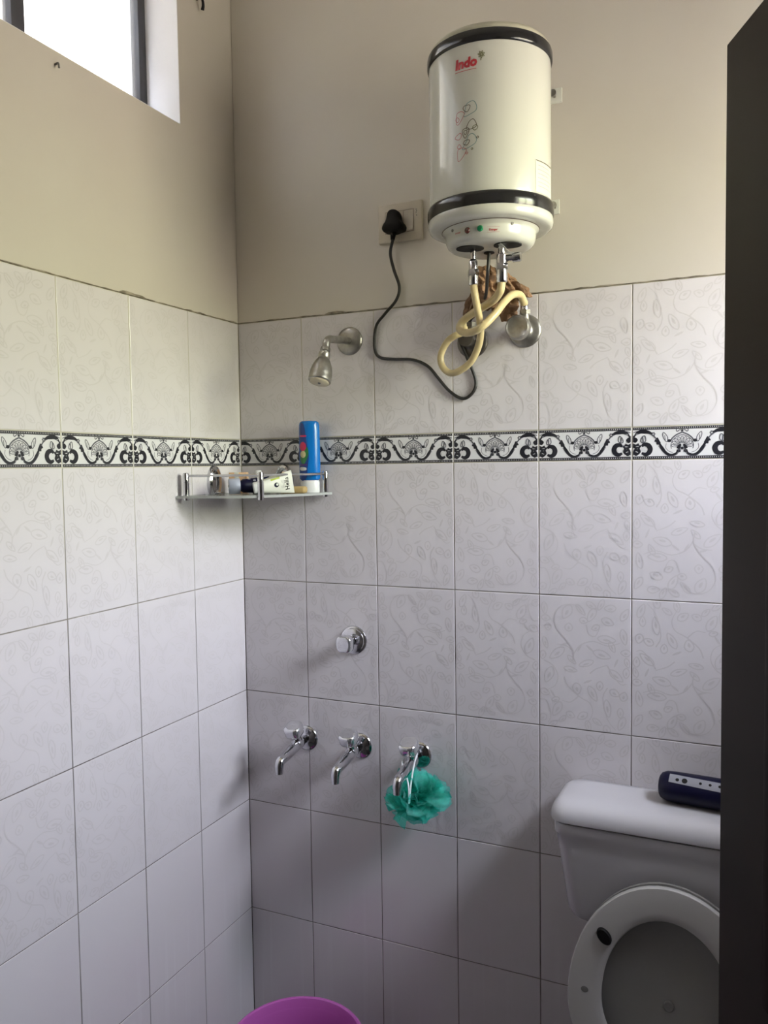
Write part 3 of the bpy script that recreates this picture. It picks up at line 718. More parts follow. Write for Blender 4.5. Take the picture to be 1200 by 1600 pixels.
def plug_outline(s):
    pts = []
    for x, z in ((0, 0.0290), (0.009, 0.0265), (0.0135, 0.018), (0.0165, 0.004), (0.0245, -0.006), (0.0270, -0.014), (0.0225, -0.0205), (0.012, -0.0225), (0.005, -0.0245), (0, -0.0250)):
        pts.append((x, z))
    full = pts+[(-x, z) for x, z in pts[-2:0:-1]]
    return [(PX+p.x*s, PZ+p.y*s) for p in smooth_path([Vector((x, z, 0)) for x, z in full], 3, True)]
lay = [(-0.0100, 0.97), (-0.012, 1.0), (-0.030, 1.0), (-0.036, 0.96), (-0.040, 0.86), (-0.0425, 0.6)]
vs = []; fs = []; n_ = None
for yv, s in lay:
    o_ = plug_outline(s); n_ = len(o_); vs += [(x, yv, z) for x, z in o_]
for i in range(len(lay)-1):
    for k_ in range(n_): fs.append((i*n_+k_, i*n_+(k_+1) % n_, (i+1)*n_+(k_+1) % n_, (i+1)*n_+k_))
fs.append(list(range(n_))); fs.append(list(range((len(lay)-1)*n_, len(lay)*n_))[::-1])
b.add(vs, fs)
b.tube([(PX, -0.028, PZ-0.022), (PX, -0.031, PZ-0.030), (PX-0.0005, -0.033, PZ-0.041)], lambda t: 0.0078-0.003*t, 14, 4)
tag(b.build('plug', heater), 'large black three-pin plug')
heater_plug = bpy.data.objects.get('plug')
heater_plug.parent = cord   # the plug sits on the end of the cord
for v in heater_plug.data.vertices: v.co += base_of(heater)-base_of(cord)

# ---------------------------------------------------------------- socket
sock = thing('wall_socket', (0.4640, 0.0015, 2.154), 'aged off-white switch and socket plate on the wall left of the water heater', 'socket')
b = MB(); b.use('switch'); b.bbox((0.4080, -0.0085, 2.1570), (0.5200, 0.0014, 2.2465), 0.003, 3); b.build('plate', sock)
b = MB(); b.use('line'); x0, x1, z0, z1, t_ = 0.4270, 0.5000, 2.1770, 2.2275, 0.0006
for a_, b_ in (((x0, -0.00875, z0), (x1, -0.0080, z0+t_)), ((x0, -0.00875, z1-t_), (x1, -0.0080, z1)), ((x0, -0.00875, z0), (x0+t_, -0.0080, z1)), ((x1-t_, -0.00875, z0), (x1, -0.0080, z1))): b.box(a_, b_)
b.build('module_seam', sock, smooth=0)
b = MB(); b.use('switch'); b.bbox((0.4285, -0.0100, 2.1785), (0.4740, -0.0080, 2.2260), 0.0008, 2); b.build('socket_module', sock)
b = MB(); b.use('switch')
b.add([(0.4755, -0.0082, 2.1785), (0.4985, -0.0082, 2.1785), (0.4985, -0.0082, 2.2260), (0.4755, -0.0082, 2.2260), (0.4755, -0.0135, 2.1795), (0.4985, -0.0135, 2.1795), (0.4985, -0.0095, 2.2250), (0.4755, -0.0095, 2.2250)],
      [(0, 1, 2, 3), (4, 5, 6, 7), (0, 1, 5, 4), (1, 2, 6, 5), (2, 3, 7, 6), (3, 0, 4, 7)]); b.build('switch_rocker', sock, smooth=0)
b = MB(); b.use('smudge')
for i, (dx, dz) in enumerate(((0, 0), (0.0012, -0.0035), (0, -0.007), (0.001, -0.0135))): b.bbox((0.5045+dx, -0.0089, 2.2240+dz), (0.5065+dx, -0.0084, 2.2265+dz), 0.0001, 1)
b.build('mark', sock)

# ---------------------------------------------------------------- hoses
HB = [(0.7628, -0.195, 1.9943), (0.7611, -0.194, 1.9859), (0.7575, -0.191, 1.9767), (0.74, -0.177, 1.9645), (0.7036, -0.148, 1.9561), (0.676, -0.132, 1.948), (0.6553, -0.126, 1.936), (0.6508, -0.13, 1.921), (0.6673, -0.145, 1.9095), (0.6929, -0.163, 1.9075), (0.7166, -0.168, 1.9178), (0.7367, -0.153, 1.9418), (0.7472, -0.128, 1.9672), (0.7567, -0.098, 1.9876), (0.7676, -0.072, 1.9912), (0.772, -0.057, 1.976), (0.7716, -0.053, 1.9790)]
HA = [(0.7041, -0.195, 1.9941), (0.7054, -0.195, 1.9838), (0.7073, -0.193, 1.9686), (0.7077, -0.178, 1.9429), (0.7027, -0.15, 1.9283), (0.6956, -0.124, 1.9128), (0.6848, -0.104, 1.8881), (0.6656, -0.09, 1.8598), (0.6386, -0.08, 1.8418), (0.6089, -0.072, 1.836), (0.5887, -0.07, 1.853), (0.586, -0.07, 1.8787), (0.6025, -0.073, 1.9053), (0.6238, -0.078, 1.9169), (0.6396, -0.072, 1.9235), (0.6380, -0.060, 1.9350), (0.6365, -0.053, 1.9560)]
b = MB(); b.use('hose'); b.tube(HB, 0.0080, 16, 8)
hb = tag(b.build('flexible_hose', origin=HB[0]), 'yellowed hose bending from the heater inlet to the round valve on the right', 'hose')
b = MB(); b.use('chrome'); b.lathe([(0, 0), (0.0088, 0), (0.0088, 0.018), (0.0076, 0.020), (0, 0.020)], 24, T(0.7716, -0.0530, 1.9600)); b.build('ferrule', hb)
b = MB(); b.use('hose'); b.tube(HA, 0.0076, 16, 8)
ha = tag(b.build('flexible_hose', origin=HA[0]), 'yellowed hose hanging in a low loop under the heater outlet', 'hose')

def flange_prof(r): return [(0, 0.0), (r, 0.0), (r, 0.0018), (r*0.96, 0.0042), (r*0.82, 0.0062), (r*0.60, 0.0072), (r*0.42, 0.0105), (r*0.36, 0.0150), (0, 0.0150)]
# angle valves under the heater
def angle_valve(x, z, ztop, mname, label, hr=1.0):
    r = thing('angle_valve', (x, 0, z), label, 'valve', 'angle valves below the heater' if 0 else None)
    b = MB(); b.use(mname); b.lathe(flange_prof(0.0365), 48, T(x, 0.0, z) @ RX(90)); b.build('wall_flange', r, smooth=40)
    b = MB(); b.use(mname); b.lathe([(0, 0), (0.012, 0), (0.012, 0.026), (0.0165, 0.028), (0.0165, 0.044), (0, 0.044)], 28, T(x, -0.008, z) @ RX(90))
    xo = x+0.0125 if ztop else x
    b.tube([(xo, -0.040, z), (xo+0.0006, -0.047, z+0.012), (xo+0.0010, -0.053, ztop)], 0.0085, 18, 3)
    b.lathe([(0, 0), (0.0115, 0), (0.0115, 0.009), (0, 0.009)], 6, T(xo+0.0008, -0.0525, ztop-0.008))
    b.build('valve_body', r, smooth=40)
    if hr < 0.5: return
    b = MB(); b.use(mname); b.lathe([(0, 0), (0.0245, 0), (0.0262, 0.002), (0.0268, 0.010), (0.0262, 0.018), (0.0235, 0.0225), (0.0215, 0.0215), (0.0200, 0.0205), (0, 0.0205)], 48, T(x, -0.048, z-0.001) @ RX(90)); b.build('round_handle', r, smooth=40)
angle_valve(0.7590, 1.9265, 1.9620, 'oldchrome', 'round grey angle valve at the right end of the hoses')
angle_valve(0.6370, 1.9120, 1.9450, 'darkchrome', 'dark tarnished angle valve half hidden behind the crossed hoses', 0)

# crumpled brown rag behind the hoses
def crumple(bm, amp, freq, seed):
    for v in bm.verts:
        p = v.co.copy(); d = p.normalized()
        q = p*freq+Vector((seed, seed*1.7, seed*0.3))
        n1 = noise.noise(q); n2 = 1-2*abs(noise.noise(q*1.9+Vector((5, 1, 2)))); n3 = 1-2*abs(noise.noise(q*4.3))
        v.co = p + d*amp*(n1*0.8+n2*0.55+n3*0.22)
def wad(b, loc, ry, sc_, seed, amp, sub=5, folds=4.5):
    """crumpled cloth: deep folds running across a flattened wad"""
    bm = bmesh.new(); bmesh.ops.create_icosphere(bm, subdivisions=sub, radius=1)
    for v in bm.verts:
        p = v.co.copy(); d = p.normalized(); w1 = noise.noise(p*1.1+Vector((seed, 0, seed)))*2.2
        n1 = math.sin(folds*(p.x+0.45*p.z)+w1*2.4+seed); n1 = math.copysign(abs(n1)**0.6, n1)
        n2 = 1-3.0*abs(noise.noise(p*2.3+Vector((seed, 2, 5)))); n3 = noise.noise(p*0.9+Vector((2, seed, 1)))
        v.co = p+d*amp*(0.42*n1+0.45*n2+0.9*n3)
    b.frombm(bm, T(*loc) @ RY(ry) @ Matrix.Diagonal((*sc_, 1))); bm.free()
b = MB(); b.use('rag')
wad(b, (0.6900, -0.050, 2.018), -25, (0.034, 0.028, 0.040), 3.1, 0.42)
wad(b, (0.7330, -0.042, 2.024), 38, (0.046, 0.022, 0.019), 7.7, 0.5, folds=7)
wad(b, (0.6500, -0.030, 1.990), 22, (0.014, 0.014, 0.040), 12.2, 0.45, 4)
wad(b, (0.7250, -0.030, 1.980), 10, (0.026, 0.014, 0.026), 5.2, 0.45, 4)
tag(b.build('crumpled_rag', smooth=25, fixn=False, origin=(0.70, -0.03, 1.95)), 'crumpled brown rag stuffed behind the hoses under the heater', 'rag')

# ---------------------------------------------------------------- shower
sh = thing('shower_head', (0.3240, 0, 1.9375), 'old chrome shower head on a bent arm from the back wall', 'shower')
b = MB(); b.use('oldchrome'); b.lathe([(0, 0), (0.034, 0), (0.034, 0.0015), (0.033, 0.004), (0.026, 0.0072), (0.016, 0.009), (0, 0.009)], 48, T(0.3240, 0, 1.9375) @ RX(90)); b.build('wall_flange', sh)
b = MB(); b.use('oldchrome'); b.tube([(0.3240, -0.004, 1.9375), (0.3240, -0.04, 1.9350), (0.3240, -0.085, 1.9300), (0.3240, -0.106, 1.9280), (0.3240, -0.1175, 1.9210), (0.3240, -0.1225, 1.9085), (0.3240, -0.1240, 1.900)], 0.0088, 20, 6); b.build('arm', sh)
SM = T(0.3240, -0.1242, 1.9060) @ RX(-22) @ Matrix.Scale(1.08, 4)
b = MB(); b.use('oldchrome'); b.lathe([(0, 0), (0.0095, 0), (0.0108, -0.002), (0.0108, -0.008), (0.0085, -0.010), (0.0085, -0.012), (0.0125, -0.0135), (0.0130, -0.024), (0.0115, -0.026), (0.0150, -0.031), (0.0205, -0.044), (0.0235, -0.056), (0.0245, -0.066), (0.0240, -0.070), (0.0245, -0.072), (0.0240, -0.079), (0.0220, -0.081), (0.0200, -0.079), (0, -0.079)], 48, SM)
b.build('head', sh, smooth=40)
b = MB(); b.use('faceplate'); b.lathe([(0, -0.0835), (0.0190, -0.0825), (0.0210, -0.0805), (0.0210, -0.0770), (0, -0.0770)], 40, SM)
fp = b.build('faceplate', sh); tag(fp, 'yellowed round faceplate')
b = MB(); b.use('smudge'); b.lathe([(0, -0.0848), (0.0030, -0.0845), (0.0030, -0.0825), (0, -0.0825)], 16, SM); b.build('centre_screw', fp)

# ---------------------------------------------------------------- concealed valve
cv = thing('stop_valve', (0.3225, 0, 1.2020), 'single round chrome stop valve on the back wall above the taps', 'valve')
b = MB(); b.use('chrome'); b.lathe([(0, 0), (0.0355, 0), (0.0360, 0.002), (0.0345, 0.0045), (0.0300, 0.0060), (0.0290, 0.0085), (0.0240, 0.0105), (0.0150, 0.0120), (0, 0.0120)], 56, T(0.3225, 0, 1.2020) @ RX(90)); b.build('wall_flange', cv, smooth=40)
b = MB(); b.use('chrome'); b.lathe([(0, 0), (0.0110, 0), (0.0110, 0.020), (0.0090, 0.024), (0, 0.024)], 28, T(0.3225, -0.010, 1.2020) @ RX(90)); b.build('stem', cv, smooth=40)
def knob(b, mx, lobes=4):
    prof = [(0.0, 0.0), (0.0095, 0.0), (0.0125, 0.0025), (0.0190, 0.0055), (0.0208, 0.010), (0.0210, 0.0225), (0.0198, 0.0262), (0.0160, 0.0280), (0.0120, 0.0275), (0.0, 0.0285)]
    n = 42; vs = []; fs = []
    for r, z in prof:
        for k_ in range(n):
            a = 2*PI*k_/n; s = 1-0.13*(0.5+0.5*math.cos(lobes*a)) if r > 0.012 else 1; vs.append((r*s*math.cos(a), r*s*math.sin(a), z))
    for i in range(len(prof)-1):
        for k_ in range(n): fs.append((i*n+k_, i*n+(k_+1) % n, (i+1)*n+(k_+1) % n, (i+1)*n+k_))
    b.add(vs, fs, mx)
b = MB(); b.use('acrylic'); knob(b, T(0.3225, -0.031, 1.2020) @ RX(90) @ Matrix.Scale(1.12, 4)); b.build('knob', cv, smooth=50)

# ---------------------------------------------------------------- taps
def tap(x, z, label):
    t = thing('wall_tap', (x, 0, z), label, 'tap', 'chrome taps on the back wall')
    b = MB(); b.use('chrome'); b.lathe([(0, 0), (0.0325, 0), (0.0330, 0.0018), (0.0318, 0.0042), (0.0260, 0.0075), (0.0170, 0.0100), (0.0130, 0.0120), (0, 0.0120)], 48, T(x, 0, z) @ RX(90)); b.build('wall_flange', t, smooth=40)
    b = MB(); b.use('chrome')
    b.lathe([(0, 0), (0.0105, 0), (0.0105, 0.018), (0.0130, 0.021), (0.0150, 0.030), (0.0150, 0.044), (0.0125, 0.050), (0, 0.052)], 32, T(x, -0.008, z) @ RX(90))
    b.tube([(x, -0.044, z), (x, -0.050, z+0.012), (x, -0.056, z+0.024)], lambda q: 0.0135-0.003*q, 24, 4)
    b.build('tap_body', t, smooth=40)
    b = MB(); b.use('chrome')
    b.tube([(x, -0.040, z-0.002), (x, -0.066, z-0.006), (x, -0.094, z-0.012), (x, -0.116, z-0.0155), (x, -0.128, z-0.0185), (x, -0.1335, z-0.0260), (x, -0.1345, z-0.0340)], lambda q: 0.0138-0.0035*q, 24, 6)
    b.lathe([(0.0055, 0.0005), (0.0080, 0), (0.0092, 0.001), (0.0096, 0.010), (0.0098, 0.0165), (0.0085, 0.018), (0.0, 0.018)], 28, T(x, -0.1345, z-0.0480))
    b.build('spout', t, smooth=40)
    b = MB(); b.use('acrylic'); knob(b, T(x, -0.0545, z+0.0215) @ RX(24) @ Matrix.Scale(1.2, 4)); b.build('knob', t, smooth=50)
    return t
tap(0.1810, 0.9365, 'leftmost of the three chrome taps, nearest the corner')
tap(0.3345, 0.9360, 'middle one of the three chrome wall taps')
tap(0.4930, 0.9345, 'chrome tap carrying the mint bath puff')

# ---------------------------------------------------------------- mesh puff hung on the third tap
BP = Vector((0.5170, -0.0720, 0.8600))
puff = thing('bath_puff', BP, 'mint green mesh bath puff hanging by a white string from the right tap', 'bath puff')
rnd = random.Random(11)
def petal(b, rad, th, tilt, seed, amp):
    """a ruffled round frill of mesh"""
    n, rn = 64, 7; vs = []; fs = []
    fq = 7+seed % 5; ph = seed*1.3
    for i in range(rn):
        t = (i+0.6)/rn
        for k_ in range(n):
            a = 2*PI*k_/n
            r = rad*t*(1+0.14*math.sin(3*a+ph))
            z = amp*t*t*(math.sin(fq*a+ph)+0.55*math.sin((2*fq+1)*a+ph*2)) + 0.35*rad*t*t
            vs.append((r*math.cos(a), r*math.sin(a), z))
    for i in range(rn-1):
        for k_ in range(n): fs.append((i*n+k_, i*n+(k_+1) % n, (i+1)*n+(k_+1) % n, (i+1)*n+k_))
    b.add(vs, fs, T(*BP) @ RZ(th) @ RX(tilt))
for i in range(24):
    b = MB(); b.use('mesh')
    d = Vector((rnd.gauss(0, 1), rnd.gauss(0, 0.8)-0.3, rnd.gauss(0, 1))).normalized()
    th = math.degrees(math.atan2(d.y, d.x))+90; tl = math.degrees(math.acos(d.z))
    petal(b, rnd.uniform(0.036, 0.068), th, tl, i+2, rnd.uniform(0.007, 0.013))
    for v_ in b.v:
        if v_.y > -0.004: v_.y = -0.004-0.1*(v_.y+0.004) if v_.y < 0.02 else -0.006
        v_.x = BP.x+(v_.x-BP.x)*1.12
    b.build('mesh_frill', puff, smooth=60, fixn=False)
b = MB(); b.use('string'); b.tube([(0.5190, -0.125, 0.868), (0.5170, -0.115, 0.892), (0.5130, -0.092, 0.920), (0.5100, -0.070, 0.942), (0.5060, -0.045, 0.9530), (0.4930, -0.032, 0.9560), (0.4780, -0.042, 0.9480), (0.4770, -0.066, 0.938), (0.4880, -0.086, 0.928), (0.5060, -0.104, 0.910), (0.5140, -0.116, 0.890), (0.5180, -0.126, 0.866)], 0.0019, 8, 6)
b.build('string', puff)

# ---------------------------------------------------------------- corner shelf
SZ = 1.570
shelf = thing('corner_shelf', (0.1, -0.1, SZ), 'glass corner shelf with chrome rail and oval brackets below the border', 'shelf')
front = smooth_path([Vector((0.004, -0.272, 0)), Vector((0.085, -0.266, 0)), Vector((0.165, -0.247, 0)), Vector((0.212, -0.205, 0)), Vector((0.250, -0.110, 0)), Vector((0.270, -0.004, 0))], 5)
outl = [Vector((0.004, -0.004, 0))]+front
n_ = len(outl); b = MB(); b.use('shelfglass')
b.add([(p.x, p.y, SZ-0.006) for p in outl]+[(p.x, p.y, SZ) for p in outl], [list(range(n_)), list(range(2*n_-1, n_-1, -1))]+[(k_, (k_+1) % n_, (k_+1) % n_+n_, k_+n_) for k_ in range(n_)])
b.build('glass_plate', shelf, smooth=0)
posts = [(0.020, -0.256), (0.203, -0.222), (0.258, -0.016)]
for x, y in posts:
    b = MB(); b.use('chrome'); b.lathe([(0, -0.011), (0.0065, -0.011), (0.0072, -0.008), (0.0072, 0.030), (0.0060, 0.0305), (0.0060, 0.0315), (0.0072, 0.032), (0.0072, 0.050), (0.0060, 0.053), (0, 0.0535)], 24, T(x, y, SZ)); b.build('rail_post', shelf, smooth=40)
b = MB(); b.use('chrome'); b.tube([(posts[0][0], posts[0][1], SZ+0.046), (posts[1][0], posts[1][1], SZ+0.046)], 0.0029, 12, 1); b.build('rail', shelf)
b = MB(); b.use('chrome'); b.tube([(posts[1][0], posts[1][1], SZ+0.046), (posts[2][0], posts[2][1], SZ+0.046)], 0.0029, 12, 1); b.build('rail', shelf)
def oval(b, mx, rx, rz, w_, d):
    n = 40; vs = []; fs = []; prof = [(-w_, 0.0), (-w_*0.8, d*0.75), (0, d), (w_*0.8, d*0.75), (w_, 0.0)]
    for k_ in range(n):
        a = 2*PI*k_/n
        c_, s_ = math.cos(a), math.sin(a)
        for o_, h in prof: vs.append(((rx+o_)*c_, h, (rz+o_)*s_+0*0))
    m_ = len(prof)
    for k_ in range(n):
        for j in range(m_-1): fs.append((k_*m_+j, k_*m_+j+1, ((k_+1) % n)*m_+j+1, ((k_+1) % n)*m_+j))
    b.add(vs, fs, mx)
for mx in (T(0, -0.1240, 1.5985) @ RZ(90), T(0.1315, 0, 1.5985)):
    mx = mx @ Matrix.Diagonal((1, -1, 1, 1))
    b = MB(); b.use('chrome'); oval(b, mx, 0.0195, 0.0340, 0.0070, 0.0120); 
    b.box((-0.008, 0.0003, -0.030), (0.008, 0.004, 0.026), mx)
    b.bbox((-0.0085, 0.002, -0.0395), (0.0085, 0.030, -0.0350), 0.0015, 2, mx)
    b.bbox((-0.0085, 0.002, -0.0275), (0.0085, 0.026, -0.0240), 0.0015, 2, mx)
    b.lathe([(0, 0.002), (0.0050, 0.002), (0.0050, 0.0075), (0.0035, 0.009), (0, 0.009)], 18, mx @ T(0, 0, 0.010) @ RX(-90))
    b.build('oval_bracket', shelf, smooth=45)

# shampoo bottle on the shelf
BX, BY = 0.2240, -0.0320
BM = T(BX, BY, 0) @ RZ(17)
bot = thing('shampoo_bottle', (BX, BY, SZ), 'bright blue shampoo bottle standing on its white cap at the right end of the shelf', 'bottle')
b = MB(); b.use('white'); b.lathe([(0, SZ), (0.0215, SZ), (0.0225, SZ+0.003), (0.0225, SZ+0.026), (0.021, SZ+0.030), (0, SZ+0.030)], 40, BM, (1.05, 0.72)); tag(b.build('cap', bot, smooth=40), 'milky white cap')
b = MB(); b.use('blue'); b.lathe([(0, SZ+0.0305), (0.0215, SZ+0.0305), (0.0255, SZ+0.034), (0.0262, SZ+0.060), (0.0262, SZ+0.110), (0.0258, SZ+0.150), (0.0250, SZ+0.166), (0.0235, SZ+0.1725), (0.0190, SZ+0.1755), (0, SZ+0.1765)], 48, BM, (1.0, 0.68)); b.build('bottle_body', bot, smooth=40)
def bottle_patch(name, mname, pts, lift, lab=None, cx=-0.008):
    """patch on the front of the elliptical bottle; pts in (x, z) metres from (cx, SZ)"""
    P = smooth_path([Vector((p[0], p[1], 0)) for p in pts], 3, True)
    bm = bmesh.new(); V = [bm.verts.new((p.x+cx, 0, p.y+SZ)) for p in P]; bm.faces.new(V); bmesh.ops.triangulate(bm, faces=bm.faces[:])
    bmesh.ops.subdivide_edges(bm, edges=bm.edges[:], cuts=1)
    for v in bm.verts:
        xx = max(-0.0255, min(0.0255, v.co.x)); v.co.y = -(0.68*math.sqrt(max(0, 0.0263**2-xx*xx)))-lift
    b = MB(); b.use(mname); b.frombm(bm, BM); bm.free(); o = b.build(name, bot, smooth=60)
    return o
def circ(cx, cz, r, n=10, ry=None): return [(cx+r*math.cos(2*PI*k_/n), cz+(ry or r)*math.sin(2*PI*k_/n)) for k_ in range(n)]
bottle_patch('label_print', 'blue2', [(-0.013, 0.034), (0.003, 0.036), (0.006, 0.06), (0.010, 0.09), (0.004, 0.13), (-0.002, 0.166), (-0.013, 0.164), (-0.016, 0.10)], 0.0003)
bottle_patch('label_print', 'magenta', [(-0.012, 0.137), (0.003, 0.137), (0.003, 0.1405), (-0.012, 0.1405)], 0.0007)
bottle_patch('label_print', 'leafgreen', [(-0.012, 0.078), (-0.004, 0.070), (0.004, 0.080), (0.009, 0.095), (0.008, 0.107), (0.002, 0.112), (-0.010, 0.10)], 0.0007)
bottle_patch('label_print', 'magenta', circ(-0.005, 0.113, 0.0085, ry=0.0115), 0.0011)
bottle_patch('label_print', 'beige', circ(-0.005, 0.094, 0.0075, ry=0.0085), 0.0014)
bottle_patch('label_print', 'purple', [(-0.012, 0.066), (0.004, 0.067), (0.004, 0.070), (-0.012, 0.0695)], 0.0011)
bottle_patch('label_print', 'white', [(-0.013, 0.055), (0.002, 0.055), (0.002, 0.0615), (-0.013, 0.0625)], 0.0011)

# toiletries lying on the shelf
def tube_item(name, label, cat, p0, p1, r, capr, capl, mb_, mc_, flat=0.25, width=None, roll=0, crimp=True):
    """squeezable tube: round cap end at p0, flat crimped end at p1"""
    p0 = Vector(p0); p1 = Vector(p1); ax = (p1-p0); L = ax.length
    q = ax.to_track_quat('Z', 'Y').to_matrix().to_4x4(); MX = T(*p0) @ q @ RZ(roll)
    o = thing(name, p0, label, cat)
    b = MB(); b.use(mc_); b.lathe([(0, 0), (capr*0.93, 0), (capr, 0.002), (capr, capl-0.001), (capr*0.96, capl), (0, capl)], 32, MX); b.build('cap', o, smooth=40)
    n = 32; vs = []; fs = []; S = 10; width = width or r*1.5
    for i in range(S+1):
        t = i/S; z = capl+0.0005+(L-capl)*t
        rx = r*(1-t)+width*t; ry = r*(1-t**1.3)+0.0012*t
        if i == 0: rx = ry = r*0.8
        for k_ in range(n): a = 2*PI*k_/n; vs.append((rx*math.cos(a), ry*math.sin(a), z))
    for i in range(S):
        for k_ in range(n): fs.append((i*n+k_, i*n+(k_+1) % n, (i+1)*n+(k_+1) % n, (i+1)*n+k_))
    fs.append(list(range(n))[::-1]); fs.append([S*n+k_ for k_ in range(n)])
    b = MB(); b.use(mb_); b.add(vs, fs, MX); body = b.build('tube_body', o, smooth=50)
    return o, MX, body
# cream tube leaning on the back wall side, text runs down its end
ct = thing('cream_tube', (0.20, -0.17, SZ), 'white cream tube with blue emblem lying on the shelf behind the middle post', 'tube')
E = Vector
p_cap = E((0.178, -0.180, SZ+0.0185)); p_end = E((0.234, -0.132, SZ+0.0295))
ax = (p_end-p_cap).normalized(); up = E((0.20, 0.10, 1.0)); up = (up-ax*up.dot(ax)).normalized(); nn = ax.cross(up)
vs = []; fs = []; n = 28; S = 8; LL = (p_end-p_cap).length
for i in range(S+1):
    t = i/S; hw = 0.015+0.0125*t; th = 0.013*(1-t**1.2)+0.0012
    for k_ in range(n): a = 2*PI*k_/n; vs.append(p_cap+ax*(LL*t)+up*(hw*math.cos(a))+nn*(th*math.sin(a)))
for i in range(S):
    for k_ in range(n): fs.append((i*n+k_, i*n+(k_+1) % n, (i+1)*n+(k_+1) % n, (i+1)*n+k_))
fs.append(list(range(n))[::-1]); fs.append([S*n+k_ for k_ in range(n)])
b = MB(); b.use('creamtube'); b.add(vs, fs); body = b.build('tube_body', ct, smooth=50)
fm = Matrix((( *ax, 0), (*up, 0), (*(-nn if nn.y > 0 else nn), 0), (0, 0, 0, 1))).transposed()
sgn = -nn if nn.y > 0 else nn
def tube_print(name, mname, vs, fs):
    out = []
    for v in vs:
        t = max(0, min(1, v.x/LL)); hw = 0.015+0.0125*t; th = 0.013*(1-t**1.2)+0.0012
        c_ = max(-0.98, min(0.98, v.y/hw)); out.append(p_cap+ax*v.x+up*v.y+sgn*(th*math.sqrt(1-c_*c_)+0.0005))
    b = MB(); b.use(mname); b.add(out, fs); return b.build(name, body, smooth=0)
vs, fs = text_mesh('Hella', 0.0145, bold=0.0002)
tube_print('lettering', 'blackplastic', [Vector((v.y+0.062, -v.x, 0)) for v in vs] if 0 else [Vector((-v.y+0.060, v.x-0.002, 0)) for v in vs], fs)
def flatpoly(pts): return [Vector((x, y, 0)) for x, y in pts], [list(range(len(pts)))]
tube_print('emblem', 'navy', *flatpoly(circ(0.034, -0.001, 0.0058, 12)))
tube_print('emblem', 'creamtube', *flatpoly(circ(0.036, 0.000, 0.0030, 10)))
tube_print('stripe', 'lime', *flatpoly([(0.022, 0.010), (0.044, 0.0125), (0.044, 0.0165), (0.022, 0.014)]))
for k_ in range(4): tube_print('fine_print', 'greytext', *flatpoly([(0.046+k_*0.0025, -0.011), (0.0466+k_*0.0025, -0.011), (0.0466+k_*0.0025, 0.008), (0.046+k_*0.0025, 0.008)]))
b = MB(); b.use('white'); b.lathe([(0, 0), (0.0125, 0), (0.0135, 0.003), (0.0135, 0.019), (0, 0.019)], 28, T(*(p_cap-ax*0.019)) @ ax.to_track_quat('Z', 'Y').to_matrix().to_4x4()); b.build('cap', ct)
# navy tube with a big grey cap pointing out
o, MX, body = tube_item('face_wash_tube', 'dark navy tube with a big pale grey cap lying on the shelf', 'tube', (0.093, -0.190, SZ+0.0195), (0.166, -0.128, SZ+0.0215), 0.0155, 0.0185, 0.026, 'navy', 'capgrey', width=0.021, roll=80)
b = MB(); b.use('navylabel')
for k_ in range(6): b.lathe([(0.0, -0.0001), (0.0035, -0.0001), (0.0035, 0.0006), (0, 0.0006)], 10, MX @ T(0, 0, 0) @ RZ(-70+k_*24) @ T(0.0160, 0, 0.036+0.012*(k_ % 3)) @ RY(90))
b.build('pattern_spot', body)
b = MB(); b.use('smudge'); b.lathe([(0, 0), (0.0028, 0), (0.0028, -0.0012), (0, -0.0012)], 14, MX); b.build('cap_hole', o)
# small things behind
o = thing('toothpaste_box', (0.060, -0.095, SZ), 'peach coloured little box standing near the corner of the shelf', 'box')
b = MB(); b.use('peach'); b.bbox((-0.022, -0.012, 0), (0.022, 0.012, 0.052), 0.0012, 2, T(0.060, -0.100, SZ) @ RZ(20)); b.build('carton', o)
b = MB(); b.use('creamtube'); b.bbox((-0.008, -0.0126, 0.036), (0.003, 0.0126, 0.0525), 0.0005, 1, T(0.060, -0.100, SZ) @ RZ(20)); tag(b.build('label_band', o), 'pale band on the carton')
o = thing('small_white_bottle', (0.122, -0.115, SZ), 'small bottle with a white cap behind the navy tube on the shelf', 'bottle')
b = MB(); b.use('navy'); b.lathe([(0, 0), (0.014, 0), (0.015, 0.002), (0.015, 0.026), (0.010, 0.034), (0, 0.034)], 32, T(0.124, -0.110, SZ)); b.build('bottle_body', o)
b = MB(); b.use('white'); b.lathe([(0, 0.0335), (0.0085, 0.0335), (0.0085, 0.052), (0.007, 0.056), (0, 0.057)], 28, T(0.124, -0.110, SZ)); b.build('cap', o)
o = thing('soap_bar', (0.220, -0.105, SZ), 'tan soap bar lying on the shelf beside the blue bottle', 'soap')
b = MB(); b.use('tan'); b.bbox((-0.032, -0.016, 0.0002), (0.032, 0.016, 0.017), 0.0055, 3, T(0.2160, -0.1000, SZ) @ RZ(15)); b.build('soap', o)

# ---------------------------------------------------------------- toilet
wc = thing('toilet', (1.08, -0.30, 0), 'white toilet with its seat and lid raised against the cistern', 'toilet')
def rrect(cx, cy, hx, hy, r, n=6, ybk=None):
    pts = []
    for sx_, sy_, a0 in ((1, 1, 0), (-1, 1, 90), (-1, -1, 180), (1, -1, 270)):
        for k_ in range(n+1):
            a = math.radians(a0+90*k_/n); pts.append((cx+sx_*(hx-r)+r*math.cos(a), cy+sy_*(hy-r)+r*math.sin(a)))
    return pts
def loft(b, layers, cap0=True, cap1=True, mx=None):
    n = len(layers[0][0]); vs = []; fs = []
    for pts, z in layers: vs += [(x, y, z) for x, y in pts]
    for i in range(len(layers)-1):
        for k_ in range(n): fs.append((i*n+k_, i*n+(k_+1) % n, (i+1)*n+(k_+1) % n, (i+1)*n+k_))
    if cap0: fs.append(list(range(n))[::-1])
    if cap1: fs.append([(len(layers)-1)*n+k_ for k_ in range(n)])
    b.add(vs, fs, mx)
CX = 1.083
